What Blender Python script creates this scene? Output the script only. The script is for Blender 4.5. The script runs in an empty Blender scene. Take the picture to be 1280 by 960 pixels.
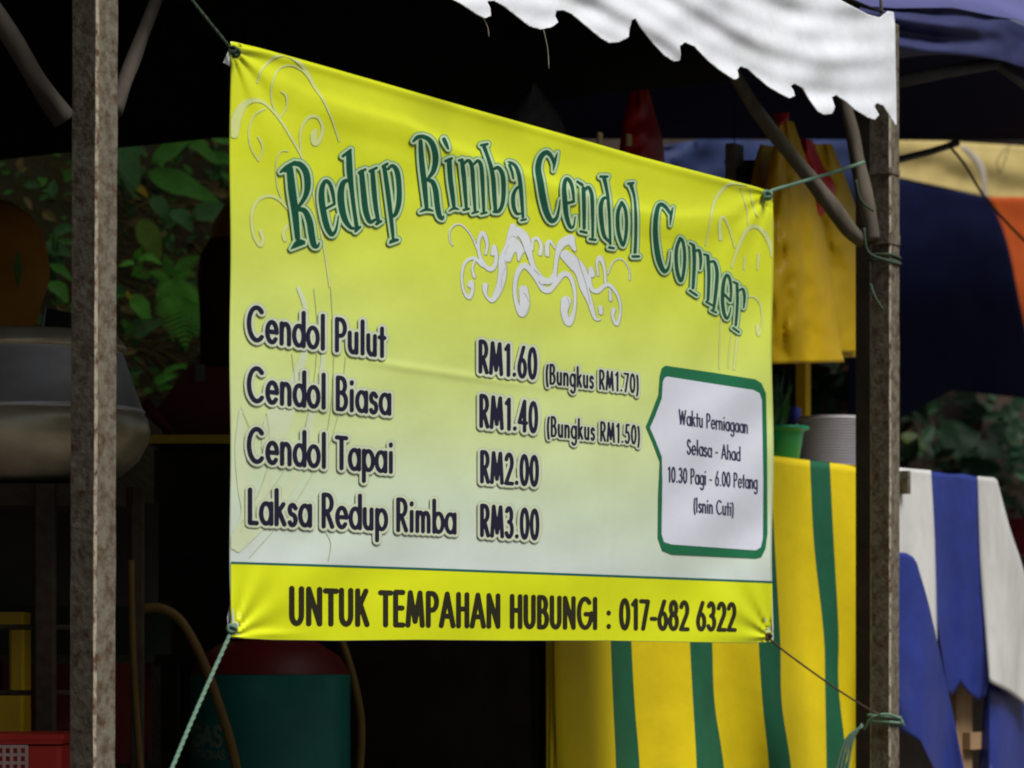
import bpy, bmesh, math, random
import numpy as np
from mathutils import Vector, Matrix, noise

random.seed(7)
C = bpy.context.scene.collection
SC = bpy.context.scene
R = math.radians

# ------------------------------------------------------------------ camera
F = 3900.0            # focal length in photograph pixels (1280 wide)
CZ = 0.60             # camera height above the stall floor
HV = 816.0            # photograph row of the horizon
cam_d = bpy.data.cameras.new('camera')
cam = bpy.data.objects.new('camera', cam_d); C.objects.link(cam)
cam.location = (0, 0, CZ); cam.rotation_euler = (R(90), 0, 0)
cam_d.sensor_width = 36; cam_d.lens = 36 * F / 1280
cam_d.shift_y = (HV - 480) / 1280
cam_d.clip_start = 0.05; cam_d.clip_end = 2000
cam_d.dof.use_dof = True; cam_d.dof.focus_distance = 5.35; cam_d.dof.aperture_fstop = 7.6
SC.camera = cam

# ------------------------------------------------------------------ world, sun, exposure
SUN_EL, SUN_AZ = R(57), math.atan2(-0.55, 0.83)      # azimuth of the direction towards the sun (x, y)
w = bpy.data.worlds.new('World'); SC.world = w; w.use_nodes = True
nt = w.node_tree; bg = nt.nodes['Background']
sky = nt.nodes.new('ShaderNodeTexSky'); sky.sky_type = 'NISHITA'; sky.sun_disc = False
sky.sun_elevation = SUN_EL; sky.sun_rotation = math.pi / 2 - SUN_AZ
sky.dust_density = 4.0; sky.air_density = 1.3
nt.links.new(sky.outputs[0], bg.inputs[0]); bg.inputs[1].default_value = 0.05
sl = bpy.data.lights.new('sun', 'SUN'); sl.energy = 4.0; sl.angle = R(28); sl.color = (1, 0.975, 0.94)
so = bpy.data.objects.new('sun', sl); C.objects.link(so)
sd = Vector((math.cos(SUN_EL) * math.cos(SUN_AZ), math.cos(SUN_EL) * math.sin(SUN_AZ), math.sin(SUN_EL)))
so.rotation_euler = sd.to_track_quat('Z', 'Y').to_euler(); so.location = (6, -4, 8)
SC.view_settings.view_transform = 'Standard'; SC.view_settings.look = 'None'
SC.view_settings.gamma = 1; SC.view_settings.exposure = 0.10
SC.cycles.max_bounces = 6; SC.cycles.filter_width = 1.9

# ------------------------------------------------------------------ frame of the stall: b runs along the front, n points to the road
P0 = Vector((-0.4336, 4.80, 0.0))
_b = Vector((0.9641, 1.565, 0)).normalized(); B = _b
N = Vector((_b.y, -_b.x, 0))
UP = Vector((0, 0, 1))
P0N = P0.dot(N)
def W3(q, o, z): return P0 + B * q + N * o + UP * z
def pix(u, v, o=0.0):                       # the point seen at photo pixel (u, v) on the plane `o` metres in front of the banner
    rx = (u - 640) / F; r = (P0N + o) / (rx * N.x + N.y)
    return Vector((rx * r, r, CZ + (HV - v) / F * r))
def pd(u, v, d): return Vector(((u - 640) / F * d, d, CZ + (HV - v) / F * d))
def pixa(u, v, o):
    rx = (u - 640) / F; r = (P0N + o) / (rx * N.x + N.y)
    return np.stack([rx * r, r, CZ + (HV - v) / F * r], -1)

# ------------------------------------------------------------------ materials
def srgb(c): return tuple(((x / 255) / 12.92 if x / 255 <= .04045 else ((x / 255 + .055) / 1.055) ** 2.4) for x in c)
def mat(name, col, rough=0.6, col2=None, scale=20, detail=6, bump=0.0, metal=0.0, spec=0.22, thr=None, stretch=(1, 1, 1), trans=0.0, bscale=None, bdist=0.002):
    m = bpy.data.materials.new(name); m.use_nodes = True
    t = m.node_tree; n = t.nodes; L = t.links; p = n['Principled BSDF']
    p.inputs['Roughness'].default_value = rough; p.inputs['Metallic'].default_value = metal
    p.inputs['Specular IOR Level'].default_value = spec
    tc = n.new('ShaderNodeTexCoord'); mp = n.new('ShaderNodeMapping'); mp.inputs['Scale'].default_value = stretch
    L.new(tc.outputs['Object'], mp.inputs['Vector'])
    nz = n.new('ShaderNodeTexNoise'); nz.inputs['Scale'].default_value = scale; nz.inputs['Detail'].default_value = detail
    nz.inputs['Roughness'].default_value = 0.65
    L.new(mp.outputs[0], nz.inputs['Vector'])
    cr = n.new('ShaderNodeValToRGB')
    a, b_ = thr if thr else (0.3, 0.7)
    cr.color_ramp.elements[0].position = a; cr.color_ramp.elements[1].position = b_
    cr.color_ramp.elements[0].color = (*col, 1); cr.color_ramp.elements[1].color = (*(col2 or [c * 0.78 for c in col]), 1)
    L.new(nz.outputs['Fac'], cr.inputs[0]); L.new(cr.outputs[0], p.inputs['Base Color'])
    if bump:
        nb = n.new('ShaderNodeTexNoise'); nb.inputs['Scale'].default_value = bscale or scale * 3; nb.inputs['Detail'].default_value = 8
        L.new(mp.outputs[0], nb.inputs['Vector'])
        bp = n.new('ShaderNodeBump'); bp.inputs['Strength'].default_value = bump; bp.inputs['Distance'].default_value = bdist
        L.new(nb.outputs['Fac'], bp.inputs['Height']); L.new(bp.outputs[0], p.inputs['Normal'])
    if trans:
        tr = n.new('ShaderNodeBsdfTranslucent'); L.new(cr.outputs[0], tr.inputs[0])
        mx = n.new('ShaderNodeMixShader'); mx.inputs[0].default_value = trans
        L.new(p.outputs[0], mx.inputs[1]); L.new(tr.outputs[0], mx.inputs[2])
        L.new(mx.outputs[0], n['Material Output'].inputs[0])
    return m

# ------------------------------------------------------------------ object helpers
def mesh_obj(name, verts, faces, m, parent=None, smooth=True, mi=None, uv=None):
    me = bpy.data.meshes.new(name); me.from_pydata([tuple(v) for v in verts], [], faces)
    for x in (m if isinstance(m, (list, tuple)) else [m]): me.materials.append(x)
    if mi is not None: me.polygons.foreach_set('material_index', mi)
    me.polygons.foreach_set('use_smooth', [smooth] * len(me.polygons))
    if uv is not None:
        l = me.uv_layers.new(name='UVMap')
        idx = np.zeros(len(me.loops), dtype=np.int32); me.loops.foreach_get('vertex_index', idx)
        l.data.foreach_set('uv', np.asarray(uv, dtype=np.float32)[idx].ravel())
    me.update()
    o = bpy.data.objects.new(name, me); C.objects.link(o)
    if parent: o.parent = parent; o.matrix_parent_inverse = parent.matrix_world.inverted() if False else Matrix.Translation(-parent.location)
    return o
def thing(name, loc, label, cat, group=None):
    o = bpy.data.objects.new(name, None); C.objects.link(o); o.location = loc; o.empty_display_size = .1
    o['label'] = label; o['category'] = cat
    if group: o['group'] = group
    return o
def tag(o, label, cat, group=None):
    o['label'] = label; o['category'] = cat
    if group: o['group'] = group
    return o
class MB:
    def __init__(s): s.v = []; s.f = []; s.mi = []
    def add(s, v, f, mi=0):
        k = len(s.v); s.v += [Vector(x) for x in v]; s.f += [tuple(i + k for i in q) for q in f]; s.mi += [mi] * len(f); return s
    def obj(s, name, m, parent=None, smooth=True): return mesh_obj(name, s.v, s.f, m, parent, smooth, s.mi)
def catmull(p, k=6):
    p = [tuple(x) for x in p]
    if len(p) < 3 or k <= 1: return [tuple(x) for x in p]
    out = []; q = [p[0]] + p + [p[-1]]
    for i in range(1, len(q) - 2):
        for j in range(k):
            t = j / k; a, b, c, d = q[i - 1], q[i], q[i + 1], q[i + 2]
            out.append(tuple(0.5 * (2 * B_ + (C_ - A_) * t + (2 * A_ - 5 * B_ + 4 * C_ - D_) * t * t + (3 * B_ - A_ - 3 * C_ + D_) * t ** 3) for A_, B_, C_, D_ in zip(a, b, c, d)))
    out.append(p[-1]); return out
def tube(mb, pts, r, n=10, smooth=5, jitter=0.0, mi=0):
    pts = [Vector(p) for p in catmull(pts, smooth)]
    m = len(pts); rr = r if isinstance(r, (list, tuple)) else [r, r]
    ring = []; V = []; F_ = []
    t = (pts[1] - pts[0]).normalized(); a = t.orthogonal().normalized()
    for i, p in enumerate(pts):
        t2 = (pts[min(i + 1, m - 1)] - pts[max(i - 1, 0)]).normalized()
        a = (a - t2 * a.dot(t2)).normalized(); c = t2.cross(a)
        x = i / (m - 1) * (len(rr) - 1); k = min(int(x), len(rr) - 2); rad = rr[k] + (rr[k + 1] - rr[k]) * (x - k)
        for j in range(n):
            an = 2 * math.pi * j / n; q = rad * (1 + jitter * noise.noise(p * 14 + Vector((math.cos(an), math.sin(an), 0)) * 1.2))
            V.append(p + (a * math.cos(an) + c * math.sin(an)) * q)
    for i in range(m - 1):
        for j in range(n):
            F_.append((i * n + j, i * n + (j + 1) % n, (i + 1) * n + (j + 1) % n, (i + 1) * n + j))
    F_.append(tuple(range(n))[::-1]); F_.append(tuple((m - 1) * n + j for j in range(n)))
    return mb.add(V, F_, mi)
def lathe(mb, c, prof, n=48, mi=0, cap=True):
    V = []; F_ = []
    for (r, z) in prof:
        for j in range(n):
            an = 2 * math.pi * j / n; V.append(Vector(c) + Vector((r * math.cos(an), r * math.sin(an), z)))
    for i in range(len(prof) - 1):
        for j in range(n): F_.append((i * n + j, i * n + (j + 1) % n, (i + 1) * n + (j + 1) % n, (i + 1) * n + j))
    if cap: F_.append(tuple(range(n))[::-1]); F_.append(tuple((len(prof) - 1) * n + j for j in range(n)))
    return mb.add(V, F_, mi)
def box(mb, c, ax, half, bev=0.0, mi=0, mib=None):
    """box centred on c; ax = three unit vectors; bevelled edges (octagonal section along ax[2]) when bev > 0"""
    x, y, z = ax; hx, hy, hz = half
    if bev <= 0:
        V = [Vector(c) + x * (sx * hx) + y * (sy * hy) + z * (sz * hz) for sz in (-1, 1) for sy in (-1, 1) for sx in (-1, 1)]
        return mb.add(V, [(0, 2, 3, 1), (4, 5, 7, 6), (0, 1, 5, 4), (2, 6, 7, 3), (0, 4, 6, 2), (1, 3, 7, 5)], mi)
    sec = [(hx - bev, -hy), (hx, -hy + bev), (hx, hy - bev), (hx - bev, hy), (-hx + bev, hy), (-hx, hy - bev), (-hx, -hy + bev), (-hx + bev, -hy)]
    V = [Vector(c) + x * a + y * b_ + z * (s * hz) for s in (-1, 1) for a, b_ in sec]
    k = len(mb.v); mb.add(V, [(i, (i + 1) % 8, 8 + (i + 1) % 8, 8 + i) for i in range(8)] + [tuple(range(8))[::-1], tuple(range(8, 16))], mi)
    if mib is not None:
        for i in range(0, 8, 2): mb.mi[len(mb.mi) - 10 + i] = mib
    return mb
AX = (B, N, UP)
XYZ = (Vector((1, 0, 0)), Vector((0, 1, 0)), UP)
def lerp_curve(c, t):
    """point at fraction t of polyline c (by its own vertex spacing)"""
    d = [0]
    for a, b_ in zip(c, c[1:]): d.append(d[-1] + math.hypot(a[0] - b_[0], a[1] - b_[1]))
    s = t * d[-1]
    for i in range(len(c) - 1):
        if s <= d[i + 1] or i == len(c) - 2:
            k = (s - d[i]) / max(1e-9, d[i + 1] - d[i]); return (c[i][0] + (c[i + 1][0] - c[i][0]) * k, c[i][1] + (c[i + 1][1] - c[i][1]) * k)
def sheet(name, curves, mats, o, off=None, parent=None, nseg=8, ny=30, thick=0.0015, sm=4):
    """cloth between successive top-to-bottom (or left-to-right) curves given in photo pixels on the plane o; one material slot per strip"""
    cs = [catmull(c, sm) for c in curves]
    cols = []; smi = []
    for k in range(len(cs) - 1):
        for j in range(nseg + (k == len(cs) - 2)):
            f = j / nseg; col = []
            for i in range(ny + 1):
                a = lerp_curve(cs[k], i / ny); b_ = lerp_curve(cs[k + 1], i / ny)
                col.append((a[0] + (b_[0] - a[0]) * f, a[1] + (b_[1] - a[1]) * f))
            cols.append(col); smi.append(k)
    V = []; Fc = []; mi = []
    for col in cols:
        for (u, v) in col: V.append(pix(u, v, o + (off(u, v) if off else 0)))
    n1 = ny + 1
    for a in range(len(cols) - 1):
        for i in range(ny): Fc.append((a * n1 + i, a * n1 + i + 1, (a + 1) * n1 + i + 1, (a + 1) * n1 + i)); mi.append(smi[a] if len(mats) > 1 else 0)
    ob = mesh_obj(name, V, Fc, mats, parent, True, mi)
    md = ob.modifiers.new('thickness', 'SOLIDIFY'); md.thickness = thick; md.offset = 0
    return ob
def fbm(x, y, s=1.0, seed=0): return noise.fractal(Vector((x * s, y * s, seed * 7.3)), 1.0, 2.0, 3)

# materials
M = {}
M['rust'] = mat('rusty_steel', (0.140, 0.128, 0.096), 0.85, (0.062, 0.038, 0.021), 60, 15, 0.9, thr=(0.42, 0.64), stretch=(1, 1, .85), bscale=130)
M['rust_edge'] = mat('chipped_edge', (0.42, 0.37, 0.28), 0.7, (0.10, 0.042, 0.02), 90, 9, 0.5, thr=(0.46, 0.62), stretch=(1, 1, .5))
M['timber'] = mat('weathered_timber', (0.125, 0.108, 0.082), 0.85, (0.055, 0.045, 0.034), 18, 8, 0.5, stretch=(1, 1, .2))
M['dull_timber'] = mat('dull_timber', (0.060, 0.050, 0.040), 0.85, (0.030, 0.024, 0.019), 18, 8, 0.5, stretch=(1, 1, .2))  # darker brown-grey timber for the braces at the near post
M['dull_iron'] = mat('dull_iron', (0.060, 0.048, 0.036), 0.8, (0.035, 0.020, 0.012), 40, 10, 0.6)  # duller, darker iron than the posts, for the cooking stand
M['dark_timber'] = mat('dark_timber', (0.035, 0.026, 0.02), 0.9, (0.015, 0.012, 0.01), 12, 6, 0.4)
M['white_canvas'] = mat('white_canvas', (0.80, 0.83, 0.89), 0.42, (0.58, 0.62, 0.60), 7, 9, 0.35, trans=0.08, thr=(.45, .85), bscale=28, bdist=.004)
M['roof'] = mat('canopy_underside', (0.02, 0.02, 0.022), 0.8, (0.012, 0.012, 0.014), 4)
M['blue_tarp'] = mat('blue_tarp', (0.018, 0.034, 0.22), 0.38, (0.013, 0.024, 0.15), 9, 9, 0.4, bscale=15, bdist=.008, spec=.45)
M['white_tarp'] = mat('white_tarp', (0.56, 0.56, 0.54), 0.45, (0.36, 0.36, 0.34), 7, 9, 0.4, bscale=15, bdist=.008, thr=(.42, .8), stretch=(1, 1, .4))
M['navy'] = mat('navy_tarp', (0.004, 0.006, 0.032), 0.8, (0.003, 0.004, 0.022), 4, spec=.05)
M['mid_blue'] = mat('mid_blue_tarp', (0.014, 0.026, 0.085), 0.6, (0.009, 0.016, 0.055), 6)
M['purple_blue'] = mat('faded_blue_canvas', (0.034, 0.040, 0.125), 0.6, (0.024, 0.028, 0.085), 5, trans=0.15)
M['yellow_tarp'] = mat('yellow_tarp', (0.60, 0.48, 0.19), 0.6, (0.50, 0.40, 0.15), 5, trans=0.3)
M['orange_tarp'] = mat('orange_tarp', (0.55, 0.10, 0.012), 0.6, (0.45, 0.075, 0.01), 5, trans=0.3)
M['yellow_cloth'] = mat('yellow_cloth', (0.63, 0.49, 0.003), 0.65, (0.56, 0.43, 0.003), 6, 6, 0.4, bscale=16, bdist=.007)
M['green_cloth'] = mat('green_cloth', (0.012, 0.105, 0.05), 0.6, (0.009, 0.08, 0.037), 6, 6, 0.4, bscale=16, bdist=.007)
M['yellow_bag'] = mat('yellow_plastic_bag', (0.72, 0.48, 0.004), 0.38, (0.62, 0.41, 0.003), 7, 5, 0.15, trans=0.35, bscale=30, bdist=.004)
M['red_bag'] = mat('red_plastic_bag', (0.60, 0.015, 0.015), 0.4, (0.45, 0.012, 0.012), 9, 5, 0.1, trans=0.2)
M['green_plastic'] = mat('green_plastic', (0.006, 0.23, 0.12), 0.35, (0.005, 0.19, 0.10), 5)
M['grey_plastic'] = mat('grey_plastic', (0.40, 0.38, 0.39), 0.5, (0.33, 0.31, 0.32), 8)
M['steel'] = mat('brushed_steel', (0.60, 0.62, 0.66), 0.33, (0.42, 0.43, 0.45), 5, 8, 0.15, metal=0.4, stretch=(1, 1, 3))
M['brass_steel'] = mat('stained_steel', (0.60, 0.57, 0.44), 0.33, (0.36, 0.32, 0.21), 7, 9, 0.25, metal=0.4, thr=(.35, .7))
M['soil'] = mat('soil', (0.032, 0.021, 0.013), 0.95, (0.02, 0.014, 0.01), 9, 10, 0.9, bscale=40, bdist=0.02)
M['gravel'] = mat('dirt_ground', (0.15, 0.13, 0.105), 0.95, (0.11, 0.095, 0.08), 14, 10, 0.7, bdist=0.01)
M['asphalt'] = mat('asphalt', (0.055, 0.055, 0.057), 0.9, (0.04, 0.04, 0.042), 60, 8, 0.5)
M['leaf'] = mat('leaf', (0.07, 0.23, 0.045), 0.45, (0.045, 0.15, 0.03), 14, 5, 0.2, trans=0.2)
M['leaf_bright'] = mat('bright_leaf', (0.12, 0.40, 0.06), 0.45, (0.08, 0.28, 0.045), 14, 5, 0.2, trans=0.25)
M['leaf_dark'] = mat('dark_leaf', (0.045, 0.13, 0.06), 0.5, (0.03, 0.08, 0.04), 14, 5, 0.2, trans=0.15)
M['leaf_shade'] = mat('shade_toned_leaf', (0.022, 0.065, 0.028), 0.55, (0.014, 0.04, 0.018), 14, 5, 0.2, trans=0.15)  # leaf green darkened to stand in for shade on the right-hand bank
M['leaf_olive'] = mat('olive_leaf', (0.11, 0.17, 0.03), 0.5, (0.07, 0.11, 0.02), 14, 5, 0.2, trans=0.2)
M['dry'] = mat('dry_leaf', (0.20, 0.13, 0.08), 0.8, (0.12, 0.075, 0.045), 14, 5, 0.3)
M['yellow_leaf'] = mat('yellow_leaf', (0.42, 0.27, 0.02), 0.6, (0.3, 0.18, 0.02), 14, 5, 0.2)
M['dark_red'] = mat('dark_red_plastic', (0.10, 0.006, 0.008), 0.5, (0.07, 0.005, 0.006), 6)
M['black'] = mat('black_plastic', (0.012, 0.012, 0.012), 0.5)
M['ochre'] = mat('ochre_cloth', (0.34, 0.16, 0.02), 0.8, (0.26, 0.11, 0.015), 8, 5, 0.3)
M['brown'] = mat('brown_sack', (0.055, 0.028, 0.012), 0.85, (0.035, 0.02, 0.01), 10, 6, 0.5)
M['teal'] = mat('teal_paint', (0.008, 0.125, 0.11), 0.4, (0.006, 0.085, 0.078), 10, 8, 0.08, thr=(.4, .75))
M['rope_green'] = mat('green_rope', (0.15, 0.25, 0.18), 0.8, (0.09, 0.17, 0.12), 300, 3, 0.6)
M['rope_dark'] = mat('dark_green_cord', (0.03, 0.05, 0.03), 0.8, (0.05, 0.08, 0.05), 300, 3, 0.5)
M['rope_brown'] = mat('brown_cord', (0.09, 0.06, 0.04), 0.8, None, 300, 3, 0.5)
M['hose'] = mat('orange_brown_hose', (0.13, 0.08, 0.02), 0.6, (0.10, 0.06, 0.015), 10)
M['yellow_plastic'] = mat('yellow_plastic', (0.50, 0.34, 0.01), 0.45, (0.38, 0.25, 0.01), 7)
M['red_plastic'] = mat('red_plastic', (0.48, 0.03, 0.02), 0.4, (0.38, 0.022, 0.018), 7)
M['pale_plastic'] = mat('pale_plastic', (0.52, 0.36, 0.34), 0.5, None, 9)
M['light_wood'] = mat('raw_plank', (0.36, 0.24, 0.13), 0.75, (0.25, 0.15, 0.08), 9, 8, 0.3, stretch=(4, 4, .5))
M['pale_tape'] = mat('pale_tape', (0.5, 0.45, 0.38), 0.6, None, 9, trans=.3)
M['cream'] = mat('cream_light_spot', (0.6, 0.5, 0.25), 0.5, None, 20)
M['clear'] = mat('clear_bag', (0.10, 0.10, 0.12), 0.35, (0.06, 0.06, 0.07), 20)
M['blue_cap'] = mat('blue_cap', (0.03, 0.04, 0.30), 0.4)
M['bottle'] = mat('bottle_plastic', (0.12, 0.13, 0.15), 0.2, None, 9)
M['grey_board'] = mat('grey_board', (0.045, 0.045, 0.045), 0.8, (0.03, 0.028, 0.026), 6)

# ------------------------------------------------------------------ ground and hillside
def grid(name, qs, os_, zf, m, kind='structure'):
    V = [W3(q, o, zf(q, o)) for q in qs for o in os_]; k = len(os_)
    Fc = [(i * k + j, (i + 1) * k + j, (i + 1) * k + j + 1, i * k + j + 1) for i in range(len(qs) - 1) for j in range(k - 1)]
    ob = mesh_obj(name, V, Fc, m, None, True); ob['kind'] = kind; return ob
def gz(q, o):
    if o < 0.9: z = 0
    elif o < 2.1: z = -0.9 * (0.5 - 0.5 * math.cos(math.pi * (o - .9) / 1.2))
    else: z = -0.9
    return z + (0.012 * noise.noise(Vector((q * 2, o * 2, 0))) if o < 2.2 else 0)
qs = [-600, -200, -60, -20] + [-8 + i * .4 for i in range(51)] + [20, 60, 200, 600]
grid('ground', qs, [-600, -200, -60, -20, -8] + [-4 + i * .2 for i in range(34)] + [3.2, 20, 60, 200, 600], gz, M['gravel'])
rq = [-600, -60, -8, 0, 8, 60, 600]
grid('road', rq, [2.7, 4, 6.5, 9.2], lambda q, o: -0.896 + (0.03 if 3 < o < 8 else 0), M['asphalt'])
def hz(q, o):
    s = max(0, -2.25 - o)
    return -0.1 + s * 1.75 * (1 if s < 3 else 3 / s + (s - 3) * .25 / s) + (0.16 * fbm(q, o, 1.1, 3) + .06 * fbm(q, o, 4.1, 5)) * min(1, s * 3)
grid('hillside', [-9 + i * .12 for i in range(200)], [-2.2 - i * .08 for i in range(60)] + [-7.5, -9, -12, -20], hz, M['soil'])
def hill_point(u, v):
    """first point of the hillside met by the sight line through photo pixel (u, v)"""
    o = -2.2
    while o > -9:
        p = pix(u, v, o); q = (p - P0).dot(B)
        if p.z < hz(q, o): return p
        o -= 0.02
    return pix(u, v, -3.2)

# ------------------------------------------------------------------ posts
def post(u, d, top, label, w_=0.05):
    c = pd(u, HV, d); c.z = 0
    t = thing('steel_post', c, label, 'post', 'rusty square posts of the stall')
    mb = MB(); box(mb, (c.x, c.y, top / 2), AX, (w_ / 2, w_ / 2, top / 2), 0.0035, 0, 1)
    # make the wall uneven: split into many rings
    mb2 = MB(); n = 60; sec = [(w_/2-.0035, -w_/2), (w_/2, -w_/2+.0035), (w_/2, w_/2-.0035), (w_/2-.0035, w_/2), (-w_/2+.0035, w_/2), (-w_/2, w_/2-.0035), (-w_/2, -w_/2+.0035), (-w_/2+.0035, -w_/2)]
    V = []; Fc = []; mi = []
    for i in range(n + 1):
        z = top * i / n
        for k, (a, b_) in enumerate(sec):
            p = Vector((c.x, c.y, z)) + B * a + N * b_; j = noise.noise_vector(p * 22) * 0.0011; V.append(p + j + B * .004 * math.sin(z * 1.7 + u))
    for i in range(n):
        for k in range(8): Fc.append((i*8+k, i*8+(k+1) % 8, (i+1)*8+(k+1) % 8, (i+1)*8+k)); mi.append(1 if k % 2 == 0 else 0)
    Fc.append(tuple(range(8))[::-1]); Fc.append(tuple(range(n*8, n*8+8))); mi += [0, 0]
    mb2.v = V; mb2.f = Fc; mb2.mi = mi
    mb2.obj('tube', [M['rust'], M['rust_edge']], t, False)
    bp = MB(); box(bp, (c.x, c.y, .004), AX, (.07, .07, .004)); bp.obj('base_plate', M['rust'], t, False)
    return t
lp = post(117.5, 4.6, 2.06, 'near rusty square steel post standing left of the yellow banner')
rp = post(1105.5, 6.95, 2.0, 'far rusty square post with rope knots, standing right of the yellow banner')
for v_, h_ in ((216, .006), (300, .012)):                        # weld bands on the far post
    mb = MB(); p = pd(1105.5, v_, 6.95); box(mb, p, AX, (.0275, .0275, h_), .004); mb.obj('weld_band', M['rust'], rp, False)
# second, darker post just behind
c = pd(1083, HV, 7.12); c.z = 0
t = thing('timber_post', c, 'dark narrow timber post in shade just behind the far rusty post', 'post')
mb = MB(); box(mb, (c.x, c.y, .99), AX, (.018, .02, .99), .003); mb.obj('shaft', M['dark_timber'], t, False)

# braces (bent branches) meeting the posts
def brace(pts, r, label, m, o=None, jitter=.25, hollow=False):
    mb = MB(); P = [Vector(p) for p in pts]
    tube(mb, P, r, 14, 6, jitter)
    ob = mb.obj('brace_pole', m); return tag(ob, label, 'pole', 'rough poles bracing the canopy')
brace([pd(-60, -60, 4.62), pd(10, 40, 4.66), pd(45, 100, 4.68), pd(80, 152, 4.7)], [.014, .0155, .017, .019], 'thick dark pole slanting down from upper left onto the near post', M['dull_timber'])
brace([pd(215, -60, 4.9), pd(190, 10, 4.85), pd(165, 80, 4.78), pd(143, 140, 4.7)], [.0095, .010, .0115, .012], 'thin brown pole slanting up to the right behind the near post', M['dull_timber'])
brace([pd(905, 70, 6.7), pd(940, 130, 6.8), pd(990, 195, 6.86), pd(1030, 245, 6.9), pd(1060, 285, 6.92), pd(1080, 300, 6.93)], [.014, .0145, .016, .017, .020, .018], 'long brown branch slanting from the white valance down to the far post', M['timber'])
brace([pd(1040, 60, 6.98), pd(1056, 130, 6.96), pd(1072, 200, 6.94), pd(1084, 260, 6.92), pd(1090, 300, 6.92)], [.016, .016, .0165, .017, .018], 'short steep branch beside the far post with a green cord around it', M['timber'])

# ------------------------------------------------------------------ canopy roof and rafters
def zroof(o):
    if o > -1.3: return 1.97 + (0.08 - o) / 1.38 * 0.42
    if o > -2.8: return 2.39 - (-1.3 - o) / 1.5 * 0.30
    return 2.09 + (-2.8 - o) * .05
qR = (pix(1120, 400, .08) - P0).dot(B)
osr = [.06 - i * .16 for i in range(30)]
V = []; qn = [qR + .0 - i * .3 for i in range(40)]
for q in qn:
    for o in osr: V.append(W3(q, o, zroof(o) + 0.025 * math.sin(q * 5.2) * math.sin(o * 3) ))
k = len(osr)
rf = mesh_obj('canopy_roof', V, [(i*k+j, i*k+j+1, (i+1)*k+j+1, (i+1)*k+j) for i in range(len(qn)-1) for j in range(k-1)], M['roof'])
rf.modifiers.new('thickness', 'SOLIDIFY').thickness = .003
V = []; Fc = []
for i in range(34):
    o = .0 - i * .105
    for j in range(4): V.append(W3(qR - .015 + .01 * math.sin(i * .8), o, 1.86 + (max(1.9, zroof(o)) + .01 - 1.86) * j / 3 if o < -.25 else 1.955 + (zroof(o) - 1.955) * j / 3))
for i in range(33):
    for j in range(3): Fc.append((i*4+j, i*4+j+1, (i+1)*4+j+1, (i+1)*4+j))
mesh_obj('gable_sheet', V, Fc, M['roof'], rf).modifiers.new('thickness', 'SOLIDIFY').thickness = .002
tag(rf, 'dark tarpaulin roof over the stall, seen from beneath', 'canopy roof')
fr = thing('roof_frame', W3(0, -1, 2.0), 'dark timber rafters and beams under the tarpaulin roof', 'roof frame')
for q in (-1.2, -.3, .6, 1.5, 2.3):
    mb = MB()
    for (o1, o2) in ((.03, -1.3), (-1.3, -2.75)):
        a = W3(q, o1, zroof(o1) - .06); b_ = W3(q, o2, zroof(o2) - .06); d = (b_ - a); L_ = d.length; d.normalize()
        box(mb, (a + b_) / 2, (B, d.cross(B).normalized(), d), (.022, .03, L_ / 2))
    mb.obj('rafter', M['dark_timber'], fr, False)
for o in (-.75, -1.7, -2.5):
    mb = MB(); box(mb, W3(-.6, o, zroof(o) - .12), (B, N, UP), (3.25, .02, .03)); mb.obj('beam', M['dark_timber'], fr, False)
mb = MB(); tube(mb, [W3(-2.6, -.03, 1.95), W3(qR, -.03, 1.95)], .022, 10, 1); mb.obj('front_beam', M['dark_timber'], fr)

# ------------------------------------------------------------------ white scalloped valance
bot = [(300, -150), (430, -90), (530, -28), (540, -20), (552, -8), (575, 4), (596, 18), (606, 23), (614, 20), (613, 10), (609, 2), (618, 1), (630, 8), (648, 22), (662, 33),
       (676, 37), (690, 34), (698, 28), (694, 20), (696, 14), (704, 13), (714, 17), (732, 32), (750, 47), (762, 54), (774, 53), (786, 47), (787, 37), (790, 26), (794, 23),
       (800, 34), (815, 53), (830, 69), (842, 77), (850, 76), (851, 68), (850, 58), (856, 53), (868, 58), (885, 76), (900, 88), (912, 96), (919, 100), (924, 97),
       (922, 88), (925, 83), (934, 86), (948, 98), (960, 108), (975, 117), (987, 123), (994, 120), (992, 113), (988, 107), (994, 105), (1003, 110), (1012, 125),
       (1022, 139), (1031, 144), (1041, 142), (1044, 134), (1040, 122), (1045, 119), (1056, 126), (1070, 138), (1085, 147), (1094, 150), (1099, 144), (1093, 133), (1096, 129),
       (1104, 132), (1112, 145), (1121, 159)]
topc = [(300, -420), (500, -300), (700, -190), (850, -105), (960, -48), (1030, -12), (1060, 5), (1085, 18), (1100, 22), (1110, 14), (1117, 15), (1119, 32)]
def v_off(u, v):
    """relief of the canvas: long swags running along the band, dying out at the stitched end"""
    u = np.asarray(u, float); v = np.asarray(v, float)
    sag = 34 * np.sin(np.pi * np.clip((u - 840) / 285, -2, 1)); c_ = 1122 - u; w_ = v - 60 + .36 * c_ - sag
    e = .0036 * np.sin(w_ / 13.5 + 1.0 + .5 * np.sin(u / 90)) + .0012 * np.sin(w_ / 5.1 + u / 60 + .5) + .007 * np.sin(u / 41.0 + v / 60) * np.clip(c_ / 200, 0, 1) + .002 * np.sin(u / 13.0 - v / 25.0) + .0015 * np.sin(u / 21 + v / 9.0) * np.sin(u / 50.)
    return e * (.3 + .7 * np.clip(c_ / 50, 0, 1))
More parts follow.
